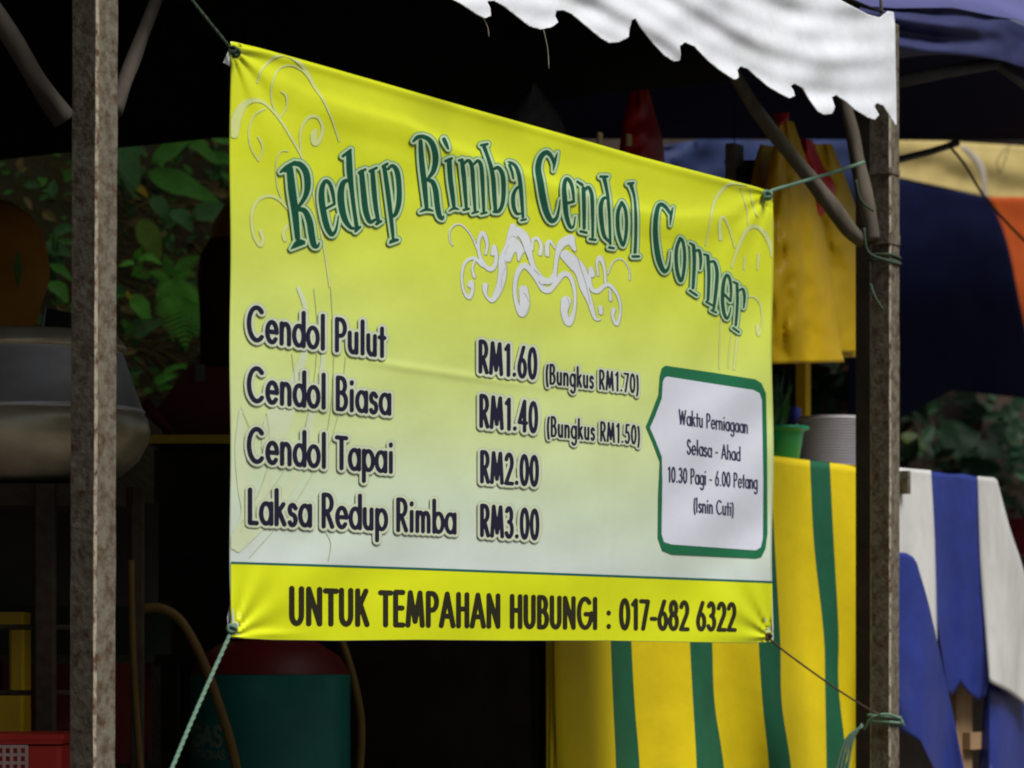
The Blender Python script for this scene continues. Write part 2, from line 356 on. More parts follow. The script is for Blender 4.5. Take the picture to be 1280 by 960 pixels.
def poly_cloth(name, P, o, m, off, st=2.0, parent=None, thick=.0014):
    """sheet cut to the outline P (photo pixels on plane o) from a regular lattice, edges clipped exactly"""
    xs = np.arange(min(p[0] for p in P) - st, max(p[0] for p in P) + 2 * st, st); ys = np.arange(min(p[1] for p in P) - st, max(p[1] for p in P) + 2 * st, st)
    X = xs[None, :]; Y = ys[:, None]; ins = np.zeros((len(ys), len(xs)), bool); dd = np.full(ins.shape, 99.)
    for (x1, y1), (x2, y2) in zip(P, P[1:] + P[:1]):
        ins ^= ((y1 > Y) != (y2 > Y)) & (X < (x2 - x1) * (Y - y1) / (y2 - y1 + 1e-9) + x1)
        dx, dy = x2 - x1, y2 - y1; t = np.clip(((X - x1) * dx + (Y - y1) * dy) / (dx * dx + dy * dy + 1e-9), 0, 1); dd = np.minimum(dd, np.hypot(X - x1 - t * dx, Y - y1 - t * dy))
    d = np.where(ins, -dd, dd); vid = {}; V2 = []; Fc = []
    def vert(x, y):
        k_ = (round(x, 3), round(y, 3))
        if k_ not in vid: vid[k_] = len(V2); V2.append(k_)
        return vid[k_]
    for r in range(len(ys) - 1):
        row = d[r:r + 2]
        for c_ in np.nonzero((row[0, :-1] < 0) | (row[1, :-1] < 0) | (row[0, 1:] < 0) | (row[1, 1:] < 0))[0]:
            q = [(xs[c_], ys[r], d[r, c_]), (xs[c_], ys[r+1], d[r+1, c_]), (xs[c_+1], ys[r+1], d[r+1, c_+1]), (xs[c_+1], ys[r], d[r, c_+1])]; f = []
            for a, b_ in zip(q, q[1:] + q[:1]):
                if a[2] < 0: f.append(vert(a[0], a[1]))
                if (a[2] < 0) != (b_[2] < 0): t = a[2] / (a[2] - b_[2]); f.append(vert(a[0] + (b_[0] - a[0]) * t, a[1] + (b_[1] - a[1]) * t))
            f = [x for i, x in enumerate(f) if x != f[i - 1]]
            if len(f) > 2: Fc.append(f)
    V2 = np.array(V2); co = pixa(V2[:, 0], V2[:, 1], o + off(V2[:, 0], V2[:, 1]))
    ob = mesh_obj(name, co.tolist(), Fc, m, parent); ob.modifiers.new('thickness', 'SOLIDIFY').thickness = thick; return ob
va = poly_cloth('valance', topc + bot[::-1], .075, M['white_canvas'], v_off)
tag(va, 'white canvas valance with hooked scallops hanging from the canopy edge', 'valance')
for (u0, v0, u1, v1) in ((604, 22, 611, 46), (679, 36, 686, 86)):
    mb = MB(); tube(mb, [pix(u0, v0, .07), pix((u0+u1)/2+2, (v0+v1)/2, .07), pix(u1, v1, .07)], .0009, 6, 3)
    mb.obj('loose_thread', M['pale_tape'], va)

# ------------------------------------------------------------------ the banner
TOP = [(288, 52), (296, 54), (330, 62), (380, 76), (440, 93), (520, 116), (600, 139), (700, 167), (800, 196), (880, 217), (930, 230), (957, 237), (966, 241)]
BOT = [(288, 797), (300, 798), (340, 800), (420, 801), (520, 800), (640, 801), (760, 801), (880, 803), (940, 804), (966, 802)]
def cint(c, u):
    for a, b_ in zip(c, c[1:]):
        if u <= b_[0]: return a[1] + (b_[1] - a[1]) * max(0, (u - a[0]) / (b_[0] - a[0]))
    return c[-1][1]
RIDGE = [(300, 75), (380, 118), (450, 142), (510, 158), (560, 185), (640, 214), (700, 236), (780, 262), (840, 274), (965, 268)]
ra = np.array(RIDGE, float); ta = np.array(TOP, float)
def wr(u, v):
    """relief of the vinyl in metres, u v arrays"""
    u = np.asarray(u, float); v = np.asarray(v, float); z = np.zeros(np.broadcast(u, v).shape)
    rv = np.interp(u, ra[:, 0], ra[:, 1]); d = v - rv
    env = np.clip((u - 300) / 120, 0, 1) * (0.45 + .55 * np.exp(-((u - 600) / 230) ** 2)) + .35 * np.exp(-((u - 830) / 60) ** 2)
    z += .0042 * env * np.exp(-(d / np.where(d < 0, 9, 34)) ** 2) - .0015 * env * np.exp(-((d + 32) / 20) ** 2) - .0012 * env * np.exp(-((d - 28) / 14) ** 2)
    tv = np.interp(u, ta[:, 0], ta[:, 1]); z += .0015 * np.exp(-((v - tv - 4) / 5) ** 2)
    for (cu, cv, k, ph, am, rr, a0) in ((290, 60, 13, .4, .0034, 75, .9), (962, 243, 11, 1.1, .0030, 80, 2.2), (289, 795, 12, .2, .0034, 75, -.8), (965, 797, 12, .9, .0030, 80, -2.3)):
        du = (u - cu) * 1.4; dv = v - cv; r = np.hypot(du, dv); th = np.arctan2(dv, du)
        z += am * np.sin(k * th + ph + .006 * r) * np.exp(-r / rr) * np.clip(r / 14, 0, 1)
    # soft folds pulled between the corners
    z += .0026 * np.sin((u * .95 + v * .75) / 19.0 + 1.2 * np.sin(v / 90)) * np.clip((u - 760) / 160, 0, 1) * np.clip((v - 280) / 120, 0, 1)
    z += .0019 * np.sin((u * .5 + v) / 27.0 + np.sin(u / 70)) * np.clip((v - 600) / 120, 0, 1)
    z += .0012 * np.sin(u / 43.0 + v / 160.0) + .0013 * np.sin(v / 51.0 + u / 97.0 + .8) + .0006 * np.sin(u / 17.0 - v / 29.0) + .0004 * np.sin(v / 11.0 + u / 41.0) * np.sin(u / 90)
    z += .0016 * np.exp(-((v - (455 + (u - 480) * .15)) / 5) ** 2) * np.clip((u - 440) / 60, 0, 1) * np.clip((700 - u) / 120, 0, 1)
    z += .0008 * np.exp(-((u - 765 + (v - 500) * .01) / 3.5) ** 2) * np.clip((v - 480) / 60, 0, 1)
    z += .0030 * np.exp(-((v - 792) / 5) ** 2 - ((u - 320) / 40) ** 2)
    return z
def ban(u, v, off=0.0): return pixa(u, v, wr(u, v) + off)

bt = thing('price_banner', W3(.9, 0, .62), 'yellow and white vinyl menu banner with green title and prices, roped between two posts', 'banner')
nx, ny = 230, 240
us = np.linspace(288, 966, nx + 1); V = []; UV = []
for u in us:
    t0, t1 = cint(TOP, u), cint(BOT, u)
    vv = np.linspace(t0, t1, ny + 1); lx = u + (1.2 * np.sin(vv / 40) * (1 if u > 940 else (.6 if u < 300 else 0)) if (u > 940 or u < 300) else 0)
    V.append(ban(lx + 0 * vv, vv)); UV.append(np.stack([np.full(ny + 1, (u - 288) / 678), (vv - t0) / (t1 - t0)], -1))
V = np.concatenate(V); UV = np.concatenate(UV); k = ny + 1
Fc = [(i*k+j, i*k+j+1, (i+1)*k+j+1, (i+1)*k+j) for i in range(nx) for j in range(ny)]
def vinyl(name, ramp=None, col=None):
    m = bpy.data.materials.new(name); m.use_nodes = True; t = m.node_tree; n = t.nodes; L = t.links; p = n['Principled BSDF']
    p.inputs['Roughness'].default_value = 0.27 if ramp else .33; p.inputs['Specular IOR Level'].default_value = 0.5 if ramp else .25
    tc = n.new('ShaderNodeTexCoord')
    nz = n.new('ShaderNodeTexNoise'); nz.inputs['Scale'].default_value = 9; nz.inputs['Detail'].default_value = 8; L.new(tc.outputs['Object'], nz.inputs['Vector'])
    mr = n.new('ShaderNodeMapRange'); mr.inputs[1].default_value = .3; mr.inputs[2].default_value = .75; mr.inputs[3].default_value = 1.0; mr.inputs[4].default_value = .95; L.new(nz.outputs['Fac'], mr.inputs[0])
    mx = n.new('ShaderNodeMix'); mx.data_type = 'RGBA'; mx.blend_type = 'MULTIPLY'; mx.inputs['Factor'].default_value = 1
    if ramp:
        sp = n.new('ShaderNodeSeparateXYZ'); L.new(tc.outputs['UV'], sp.inputs[0])
        cr = n.new('ShaderNodeValToRGB'); e = cr.color_ramp.elements
        while len(e) < len(ramp): e.new(.5)
        for q, (pos, c_) in zip(e, ramp): q.position = pos; q.color = (*c_, 1)
        n2 = n.new('ShaderNodeTexNoise'); n2.inputs['Scale'].default_value = 3; L.new(tc.outputs['UV'], n2.inputs['Vector'])
        ad = n.new('ShaderNodeMath'); ad.operation = 'MULTIPLY_ADD'; ad.inputs[1].default_value = .10; L.new(n2.outputs['Fac'], ad.inputs[0])
        sb = n.new('ShaderNodeMath'); sb.operation = 'SUBTRACT'; sb.inputs[1].default_value = .05; L.new(sp.outputs['Y'], sb.inputs[0]); L.new(sb.outputs[0], ad.inputs[2])
        L.new(ad.outputs[0], cr.inputs[0]); L.new(cr.outputs[0], mx.inputs['A'])
    else: mx.inputs['A'].default_value = (*col, 1)
    L.new(mr.outputs[0], mx.inputs['B']); L.new(mx.outputs['Result'], p.inputs['Base Color'])
    nb = n.new('ShaderNodeTexNoise'); nb.inputs['Scale'].default_value = 24; nb.inputs['Detail'].default_value = 4; L.new(tc.outputs['Object'], nb.inputs['Vector'])
    bp = n.new('ShaderNodeBump'); bp.inputs['Strength'].default_value = .22; bp.inputs['Distance'].default_value = .004; L.new(nb.outputs['Fac'], bp.inputs['Height']); L.new(bp.outputs[0], p.inputs['Normal'])
    return m
YEL = (0.60, 0.66, 0.008)
M['vinyl'] = vinyl('printed_vinyl', [(0, YEL), (.18, (.59, .66, .014)), (.32, (.57, .66, .07)), (.46, (.56, .66, .16)), (.60, (.55, .65, .29)), (.74, (.54, .64, .46)), (.86, (.54, .61, .57)), (1, (.54, .61, .58))])
cl = mesh_obj('vinyl_sheet', V, Fc, M['vinyl'], bt, True, None, UV)
md = cl.modifiers.new('thickness', 'SOLIDIFY'); md.thickness = .0012; md.offset = 1 if False else -1

# --- print layers: signed distance fields in the picture of the banner, cut into clean meshes that follow the vinyl
ST = 0.5
GX = np.arange(284, 973, ST); GY = np.arange(48, 808, ST)
class Layer:
    def __init__(s): s.d = np.full((len(GY), len(GX)), 9.0, dtype=np.float32)
    def seg(s, a, b_, ra_, rb_):
        m = max(ra_, rb_) + 2.5
        x0 = np.searchsorted(GX, min(a[0], b_[0]) - m); x1 = np.searchsorted(GX, max(a[0], b_[0]) + m)
        y0 = np.searchsorted(GY, min(a[1], b_[1]) - m); y1 = np.searchsorted(GY, max(a[1], b_[1]) + m)
        if x1 <= x0 or y1 <= y0: return
        X = GX[x0:x1][None, :]; Y = GY[y0:y1][:, None]
        dx, dy = b_[0] - a[0], b_[1] - a[1]; L2 = dx * dx + dy * dy + 1e-9
        t = np.clip(((X - a[0]) * dx + (Y - a[1]) * dy) / L2, 0, 1)
        d = np.hypot(X - a[0] - t * dx, Y - a[1] - t * dy) - (ra_ + (rb_ - ra_) * t)
        s.d[y0:y1, x0:x1] = np.minimum(s.d[y0:y1, x0:x1], d)
    def line(s, pts, grow=0.0):
        for a, b_ in zip(pts, pts[1:]): s.seg(a, b_, a[2] + grow, b_[2] + grow)
    def poly(s, P, grow=0.0):
        X = GX[None, :]; Y = GY[:, None]; ins = np.zeros(s.d.shape, bool); dd = np.full(s.d.shape, 9.0)
        for (x1, y1), (x2, y2) in zip(P, P[1:] + P[:1]):
            c = ((y1 > Y) != (y2 > Y)) & (X < (x2 - x1) * (Y - y1) / (y2 - y1 + 1e-9) + x1); ins ^= c
            dx, dy = x2 - x1, y2 - y1; t = np.clip(((X - x1) * dx + (Y - y1) * dy) / (dx * dx + dy * dy + 1e-9), 0, 1)
            dd = np.minimum(dd, np.hypot(X - x1 - t * dx, Y - y1 - t * dy))
        s.d = np.minimum(s.d, np.where(ins, -dd, dd) - grow)
    def build(s, name, m, level):
        d = s.d; full = (d[:-1, :-1] < 0) & (d[1:, :-1] < 0) & (d[:-1, 1:] < 0) & (d[1:, 1:] < 0)
        anyi = (d[:-1, :-1] < 0) | (d[1:, :-1] < 0) | (d[:-1, 1:] < 0) | (d[1:, 1:] < 0)
        verts = []; quads = []; nv = 0
        # whole cells merged into runs of at most 10
        rr, cc = np.nonzero(full)
        if len(rr):
            key = rr.astype(np.int64) * 100000 + cc; brk = np.ones(len(rr), bool); brk[1:] = np.diff(key) != 1
            st = np.maximum.accumulate(np.where(brk, np.arange(len(rr)), 0)); brk |= ((np.arange(len(rr)) - st) % 10 == 0)
            i0 = np.nonzero(brk)[0]; i1 = np.append(i0[1:], len(rr)) - 1
            x0 = GX[cc[i0]]; x1 = GX[cc[i1] + 1]; y0 = GY[rr[i0]]; y1 = y0 + ST
            q = np.stack([np.stack([x0, y0], -1), np.stack([x0, y1], -1), np.stack([x1, y1], -1), np.stack([x1, y0], -1)], 1)
            verts.append(q.reshape(-1, 2)); n_ = len(q); quads.append(np.arange(n_ * 4).reshape(-1, 4)); nv += n_ * 4
        tris = []
        rr, cc = np.nonzero(anyi & ~full)
        P = lambda r, c_: (np.stack([GX[c_], GY[r]], -1), d[r, c_])
        for (o1, o2, o3) in (((0, 0), (1, 0), (1, 1)), ((0, 0), (1, 1), (0, 1))):
            p = [P(rr + o[0], cc + o[1]) for o in (o1, o2, o3)]
            pts = np.stack([x[0] for x in p], 1); val = np.stack([x[1] for x in p], 1); ins = val < 0; cnt = ins.sum(1)
            tris.append(pts[cnt == 3])
            for k_ in range(3):
                a, b2, c2 = k_, (k_ + 1) % 3, (k_ + 2) % 3
                def cut(sel, i, j):
                    t = (val[sel, i] / (val[sel, i] - val[sel, j]))[:, None]; return pts[sel, i] + (pts[sel, j] - pts[sel, i]) * t
                sel = (cnt == 1) & ins[:, a]
                if sel.any(): tris.append(np.stack([pts[sel, a], cut(sel, a, b2), cut(sel, a, c2)], 1))
                sel = (cnt == 2) & ~ins[:, a]
                if sel.any():
                    e = cut(sel, b2, a); f = cut(sel, c2, a)
                    tris.append(np.stack([e, pts[sel, b2], pts[sel, c2]], 1)); tris.append(np.stack([e, pts[sel, c2], f], 1))
        T = np.concatenate(tris) if tris else np.zeros((0, 3, 2))
        verts.append(T.reshape(-1, 2)); nq = quads[0].shape[0] if quads else 0; nt_ = len(T)
        v2 = np.concatenate(verts); co = ban(v2[:, 0], v2[:, 1], 0.0004 * level)
        # true normals of the vinyl
        me = bpy.data.meshes.new(name); me.vertices.add(len(co)); me.vertices.foreach_set('co', co.astype(np.float32).ravel())
        li = np.arange(nq * 4 + nt_ * 3, dtype=np.int32); me.loops.add(len(li)); me.loops.foreach_set('vertex_index', li)
        ls = np.concatenate([np.arange(nq) * 4, nq * 4 + np.arange(nt_) * 3]).astype(np.int32)
        me.polygons.add(nq + nt_); me.polygons.foreach_set('loop_start', ls)
        me.materials.append(m); me.update(calc_edges=True)
        e = 0.6; A = ban(v2[:, 0] + e, v2[:, 1]) - ban(v2[:, 0] - e, v2[:, 1]); D = ban(v2[:, 0], v2[:, 1] + e) - ban(v2[:, 0], v2[:, 1] - e)
        nn = np.cross(A, D); nn /= np.linalg.norm(nn, axis=1)[:, None]; sgn = np.sign(nn @ np.array(N)); nn *= sgn[:, None]
        l = me.uv_layers.new(name='UVMap'); l.data.foreach_set('uv', np.stack([(v2[:, 0] - 288) / 678, (v2[:, 1] - 60) / 740], -1).astype(np.float32).ravel())
        me.polygons.foreach_set('use_smooth', [True] * (nq + nt_))
        # faces must look to the road
        me.flip_normals() if me.polygons[0].normal.dot(N) < 0 else None
        me.normals_split_custom_set_from_vertices([tuple(x) for x in nn])
        ob = bpy.data.objects.new(name, me); C.objects.link(ob); ob.parent = bt; ob.matrix_parent_inverse = Matrix.Translation(-bt.location)
        return ob
def zs(ox, oy, s, strokes, k=4):
    out = []
    for st in strokes:
        q = [(ox + x / s, oy + y / s, h / s) for (x, y, h) in st]; out.append(catmull(q, k) if len(q) > 2 else q)
    return out

# title letters, each a set of tapering strokes
T1 = zs(340, 170, 6.0, [
 [(135,250,26),(150,400,30),(172,560,27),(192,760,21)], [(66,268,10),(110,235,18),(170,200,16)], [(100,262,12),(135,255,14)],
 [(170,205,18),(215,215,22),(255,270,25),(268,360,25),(255,440,20),(215,510,14),(180,545,12)],
 [(190,548,14),(245,560,20),(282,640,25),(298,740,25),(315,815,22),(342,828,12),(356,800,6)], [(145,845,6),(195,790,16),(245,790,6)], [(160,832,10),(240,802,9)],
 [(402,545,10),(468,510,11)], [(468,505,11),(455,420,15),(432,355,15),(402,338,15),(378,380,20),(372,460,24),(385,560,24),(410,670,23),(445,735,18),(475,715,12),(492,650,8),(498,600,6)],
 [(578,130,22),(583,260,24),(598,400,18),(618,560,16),(638,690,16)], [(532,150,9),(590,105,9)], [(560,130,12),(585,115,12)], [(628,712,9),(662,682,7)],
 [(575,330,12),(535,350,20),(516,430,26),(525,540,26),(550,630,22),(590,685,14),(620,692,10)],
 [(655,275,10),(700,250,8)], [(672,270,20),(685,400,22),(700,540,23),(720,615,20),(740,645,14),(772,628,12)], [(735,262,9),(785,238,8)], [(755,270,18),(765,400,20),(780,540,18),(800,645,14)], [(785,658,10),(820,638,7)],
 [(843,235,16),(860,350,18),(880,500,18),(903,700,14),(910,780,10)], [(832,228,9),(865,208,9)], [(886,800,6),(944,778,7)], [(893,790,10),(930,778,10)],
 [(872,245,12),(905,222,14),(940,270,20),(955,400,20),(950,510,20),(925,588,16),(888,602,10)]])
T2 = zs(505, 150, 6.856, [
 [(142,180,18),(152,350,24),(175,550,24),(195,755,17)], [(82,180,11),(115,148,18),(160,138,16)], [(160,140,17),(215,165,21),(255,230,25),(272,330,26),(255,430,22),(215,490,14),(185,520,10)],
 [(195,512,14),(245,530,20),(273,610,24),(285,720,24),(303,815,22),(330,845,14),(342,820,6)], [(140,785,7),(195,765,14),(250,778,7)],
 [(343,165,18),(362,205,17),(380,245,9)], [(388,345,22),(398,500,22),(418,650,20),(430,750,15)], [(355,350,8),(410,328,9)], [(388,780,7),(430,755,12),(468,765,7)],
 [(498,352,18),(515,500,20),(535,750,14)], [(472,345,8),(500,338,9)], [(512,770,8),(558,760,7)], [(512,375,13),(552,345,14),(583,400,18),(595,560,18),(610,780,13)], [(588,797,7),(636,785,6)],
 [(602,375,12),(636,348,14),(663,400,18),(675,560,18),(685,785,13)], [(662,802,7),(708,792,7)],
 [(688,230,18),(713,300,17),(743,390,18),(765,500,20),(775,650,20),(785,775,16)], [(660,216,8),(715,206,9)], [(762,425,12),(808,407,16),(846,470,20),(855,600,20),(845,715,18),(815,778,16),(770,785,12)],
 [(888,358,5),(918,365,12),(960,400,16),(988,480,18),(1005,620,18),(1020,830,13)], [(1006,858,7),(1044,850,7)], [(905,385,11),(925,440,9),(938,500,6)],
 [(1000,562,13),(962,590,14),(937,650,18),(940,740,18),(965,800,14),(998,800,9)]])
T3 = zs(655, 170, 5.65, [
 [(237,115,3),(218,180,12),(208,245,4)], [(210,190,10),(195,145,14),(160,115,17),(118,150,20),(100,230,22),(115,320,24),(135,440,24),(160,540,22),(195,598,18),(230,578,13),(248,510,8),(255,450,4)],
 [(300,475,8),(352,462,8)], [(352,455,9),(345,380,12),(325,318,13),(297,305,14),(284,360,16),(290,460,18),(300,560,17),(325,638,13),(350,638,8),(362,570,5)],
 [(420,370,15),(425,500,14),(425,650,12)], [(378,322,7),(412,345,9)], [(400,672,7),(442,682,7)], [(430,382,11),(456,362,12),(480,420,14),(485,560,12),(486,710,10)], [(466,727,7),(505,733,7)],
 [(568,300,15),(583,370,12),(595,450,12),(605,600,10),(610,760,10)], [(540,286,7),(590,286,7)], [(602,786,7),(635,792,6)], [(590,437,9),(560,442,13),(543,500,16),(548,600,16),(565,700,14),(600,745,9)],
 [(690,470,13),(664,540,14),(665,660,14),(688,750,13),(704,768,11),(720,700,12),(725,600,12),(714,510,12),(690,470,13)],
 [(758,350,14),(780,430,9),(790,560,11),(790,700,11),(785,820,12)], [(735,336,7),(772,332,7)], [(768,850,7),(812,850,7)]])
T4 = zs(805, 240, 5.05, [
 [(184,95,3),(172,140,10),(166,210,3)], [(165,135,9),(135,92,12),(102,78,13),(82,120,15),(72,220,16),(78,330,18),(95,430,18),(125,498,14),(150,488,10),(163,440,6),(168,375,3)],
 [(228,292,11),(206,360,12),(205,460,12),(222,543,12),(240,556,10),(254,480,11),(257,390,11),(246,312,10),(228,292,11)],
 [(314,342,12),(318,450,12),(310,605,10)], [(290,322,5),(315,336,7)], [(290,622,6),(334,652,6)], [(325,372,8),(350,370,10),(359,430,10),(355,485,7)],
 [(404,412,12),(410,530,12),(405,680,10)], [(380,392,5),(405,402,7)], [(392,692,5),(430,714,5)], [(415,442,8),(445,442,10),(462,510,12),(455,620,12),(441,735,9)], [(426,745,5),(456,760,5)],
 [(505,642,6),(546,688,6)], [(548,686,7),(550,610,9),(541,545,10),(520,525,10),(502,580,12),(496,680,12),(506,765,11),(525,798,9),(540,770,6),(548,730,4)],
 [(588,592,10),(590,700,10),(580,840,9)], [(566,567,5),(590,580,7)], [(562,857,5),(600,884,5)], [(600,622,7),(624,612,9),(635,660,10),(630,730,6)]])

# plain rounded sans for the rest: stroke glyphs on a cap height of 1 (x-height .64)
def arc(cx, cy, rx, ry, a0, a1, n=12): return [(cx + rx * math.cos(R(a0 + (a1 - a0) * i / n)), cy + ry * math.sin(R(a0 + (a1 - a0) * i / n))) for i in range(n + 1)]
XH = .62; r_ = XH / 2
def bowl(cx): return arc(cx, r_, .27, r_, 0, 360, 20)
G = {
 'C': (.82, [arc(.46, .5, .42, .5, 50, 310, 20)]), 'e': (.62, [[(.05, .32), (.57, .32)] , arc(.31, r_, .26, r_, 0, 318, 18)]),
 'n': (.56, [[(.06, 0), (.06, XH)], [(.06, .36)] + arc(.27, .40, .20, .22, 180, 0, 10) + [(.47, 0)]]),
 'd': (.62, [bowl(.30), [(.57, 0), (.57, 1.04)]]), 'o': (.62, [arc(.31, r_, .28, r_, 0, 360, 20)]), 'l': (.22, [[(.10, 0), (.10, 1.04)]]),
 'P': (.60, [[(.07, 0), (.07, 1), (.28, 1)] + arc(.28, .74, .26, .26, 90, -90, 10) + [(.07, .48)]]),
 'u': (.56, [[(.06, XH)] + arc(.26, .22, .20, .22, 180, 360, 10) + [(.46, XH), (.46, .22)], [(.46, XH), (.46, 0)]]),
 't': (.34, [[(.17, 0), (.17, .90)], [(.02, XH - .02), (.32, XH - .02)]]),
 'B': (.62, [[(.07, 0), (.07, 1), (.27, 1)] + arc(.27, .765, .22, .235, 90, -90, 8) + [(.07, .53)], [(.27, .53)] + arc(.29, .265, .26, .265, 90, -90, 10) + [(.07, 0)]]),
 'i': (.22, [[(.10, 0), (.10, XH)], [(.10, .86), (.10, .90)]]), 'a': (.63, [bowl(.30), [(.57, 0), (.57, XH)]]),
 's': (.44, [[(.38, .52)] + arc(.21, .47, .15, .15, 40, 250, 8) + arc(.21, .155, .17, .165, 70, -150, 10)]),
 'T': (.56, [[(.0, .97), (.54, .97)], [(.27, 0), (.27, .97)]]),
 'p': (.62, [bowl(.33), [(.06, -.36), (.06, XH)]]), 'b': (.62, [bowl(.33), [(.06, 0), (.06, 1.04)]]), 'g': (.62, [bowl(.30), [(.57, XH), (.57, -.12)] + arc(.32, -.14, .25, .22, 0, -150, 8)]),
 'L': (.46, [[(.07, 1), (.07, 0), (.42, 0)]]), 'k': (.54, [[(.06, 0), (.06, 1.04)], [(.08, .30), (.42, XH)], [(.20, .38), (.48, 0)]]),
 'R': (.62, [[(.07, 0), (.07, 1), (.27, 1)] + arc(.27, .74, .25, .26, 90, -90, 10) + [(.07, .48)], [(.25, .48), (.55, 0)]]),
 'm': (.88, [[(.06, 0), (.06, XH)], [(.06, .38)] + arc(.24, .42, .17, .20, 180, 0, 8) + [(.41, 0)], [(.41, .38)] + arc(.59, .42, .17, .20, 180, 0, 8) + [(.76, 0)]]),
 'M': (.92, [[(.04, 0), (.17, 1), (.44, .12), (.71, 1), (.84, 0)]]), 'r': (.36, [[(.06, 0), (.06, XH)], [(.06, .36)] + arc(.24, .38, .18, .22, 180, 60, 8)]),
 'h': (.56, [[(.06, 0), (.06, 1.04)], [(.06, .36)] + arc(.27, .40, .20, .22, 180, 0, 10) + [(.47, 0)]]),
 'W': (1.06, [[(.02, 1), (.27, .02), (.51, .92), (.75, .02), (1.0, 1)]]), 'A': (.76, [[(.02, 0), (.36, 1), (.70, 0)], [(.14, .30), (.58, .30)]]),
 'S': (.58, [[(.48, .85)] + arc(.28, .75, .20, .24, 45, 250, 10) + arc(.27, .25, .23, .25, 65, -160, 12)]),
 'I': (.24, [[(.10, 0), (.10, 1)]]), 'U': (.66, [[(.07, 1)] + arc(.31, .25, .24, .25, 180, 360, 10) + [(.55, 1)]]),
 'N': (.74, [[(.07, 0), (.07, 1), (.62, 0), (.62, 1)]]), 'K': (.62, [[(.07, 0), (.07, 1)], [(.09, .45), (.50, 1)], [(.22, .58), (.56, 0)]]),
 'E': (.52, [[(.46, 1), (.07, 1), (.07, 0), (.46, 0)], [(.07, .52), (.42, .52)]]), 'H': (.66, [[(.07, 0), (.07, 1)], [(.56, 0), (.56, 1)], [(.07, .54), (.56, .54)]]),
 'G': (.84, [arc(.46, .5, .41, .5, 48, 360, 20) + [(.87, .47), (.50, .47)]]), 'O': (.8, [arc(.4, .5, .36, .5, 0, 360, 20)]),
 '(': (.26, [arc(.36, .40, .26, .68, 125, 235, 8)]), ')': (.26, [arc(-.12, .40, .26, .68, 55, -55, 8)]),
 '.': (.24, [[(.11, .03), (.11, .05)]]), ':': (.24, [[(.11, .05), (.11, .07)], [(.11, .52), (.11, .54)]]), '-': (.36, [[(.05, .36), (.29, .36)]]), ' ': (.30, []),
 '0': (.62, [arc(.30, .5, .25, .5, 0, 360, 20)]), '1': (.42, [[(.08, .86), (.27, 1), (.27, 0)]]), '2': (.60, [arc(.29, .72, .23, .28, 160, -40, 12) + [(.05, 0), (.55, 0)]]),
 '3': (.58, [arc(.26, .755, .20, .245, 150, -90, 10), arc(.26, .265, .24, .265, 90, -150, 12)]), '4': (.64, [[(.44, 0), (.44, 1), (.03, .27), (.58, .27)]]),
 '5': (.58, [[(.48, 1), (.18, 1), (.12, .56)] + arc(.26, .31, .25, .31, 110, -140, 12)]), '6': (.60, [[(.40, 1), (.10, .48)] + arc(.29, .29, .24, .29, 150, -210, 18)]),
 '7': (.56, [[(.04, .98), (.52, .98), (.18, 0)]]), '8': (.60, [arc(.29, .76, .20, .24, 0, 360, 16), arc(.29, .27, .25, .27, 0, 360, 16)]),
}
def s_of(u):  # distance along the banner of photo column u
    return float((pix(u, 500, 0) - P0).dot(B))
def u_of(s):
    p = P0 + B * s; return 640 + p.x / p.y * F
def text(txt, u0, b0, u1, b1, c0, c1, h0, h1=None, gp=.11):
    """strokes (u, v, halfwidth) of txt between photo columns u0 and u1 with baseline rows b0 b1 and cap heights c0 c1"""
    h1 = h0 if h1 is None else h1; gap = .055 + gp
    W_ = sum(G[c_][0] + gap for c_ in txt) - gap; s0, s1 = s_of(u0 + h0), s_of(u1 - h1); out = []; x = 0
    for c_ in txt:
        for st in G[c_][1]:
            q = []
            for (gx, gy) in st:
                f = (x + gx) / (W_ - .03); u = u_of(s0 + (s1 - s0) * f); k_ = (u - u0) / (u1 - u0)
                cap = c0 + (c1 - c0) * k_; hh = h0 + (h1 - h0) * k_; q.append((u, b0 + (b1 - b0) * k_ - hh - gy * (cap - 2 * hh), hh))
            out.append(q)
        x += G[c_][0] + gap
    return out
menu = []
menu += text('Cendol Pulut', 307.5, 426.5, 483, 448, 47, 43, 2.9, 2.5)
menu += text('Cendol Biasa', 307.5, 503, 490, 520, 47, 43, 2.9, 2.5)
menu += text('Cendol Tapai', 307.5, 579, 493, 592.5, 47, 43, 2.9, 2.5)
menu += text('Laksa Redup Rimba', 308, 656, 571.5, 668.5, 47, 42, 2.9, 2.4)
prices = text('RM1.60', 597, 466.5, 672.5, 475.5, 43, 41, 2.45, 2.25, .14) + text('RM1.40', 598, 534.5, 673.5, 542.5, 43, 40.5, 2.45, 2.25, .14) + \
         text('RM2.00', 599, 604, 674.5, 609, 42, 40, 2.45, 2.25, .14) + text('RM3.00', 599, 671, 675, 676, 42, 40, 2.45, 2.25, .14)
small = text('(Bungkus RM1.70)', 681, 480, 799.5, 492.5, 26.5, 25, 1.4, 1.25, .17) + text('(Bungkus RM1.50)', 682.5, 545.5, 801, 556.5, 26.5, 25, 1.4, 1.25, .17)
foot = text('UNTUK TEMPAHAN HUBUNGI : 017-682 6322', 359.5, 782.5, 921.5, 790, 50.5, 37.5, 3.5, 2.5, .13)
panel_t = text('Waktu Perniagaan', 848, 531, 935.5, 542.5, 20, 18.5, 1.0, .9, .10) + text('Selasa - Ahad', 858, 568, 926, 577, 20, 18.5, 1.0, .9, .10) + \
          text('10.30 Pagi - 6.00 Petang', 834, 603, 947.5, 612, 20.5, 19, 1.0, .9, .10) + text('(Isnin Cuti)', 866, 640.5, 918, 645.5, 19.5, 18.5, 1.0, .9, .10)

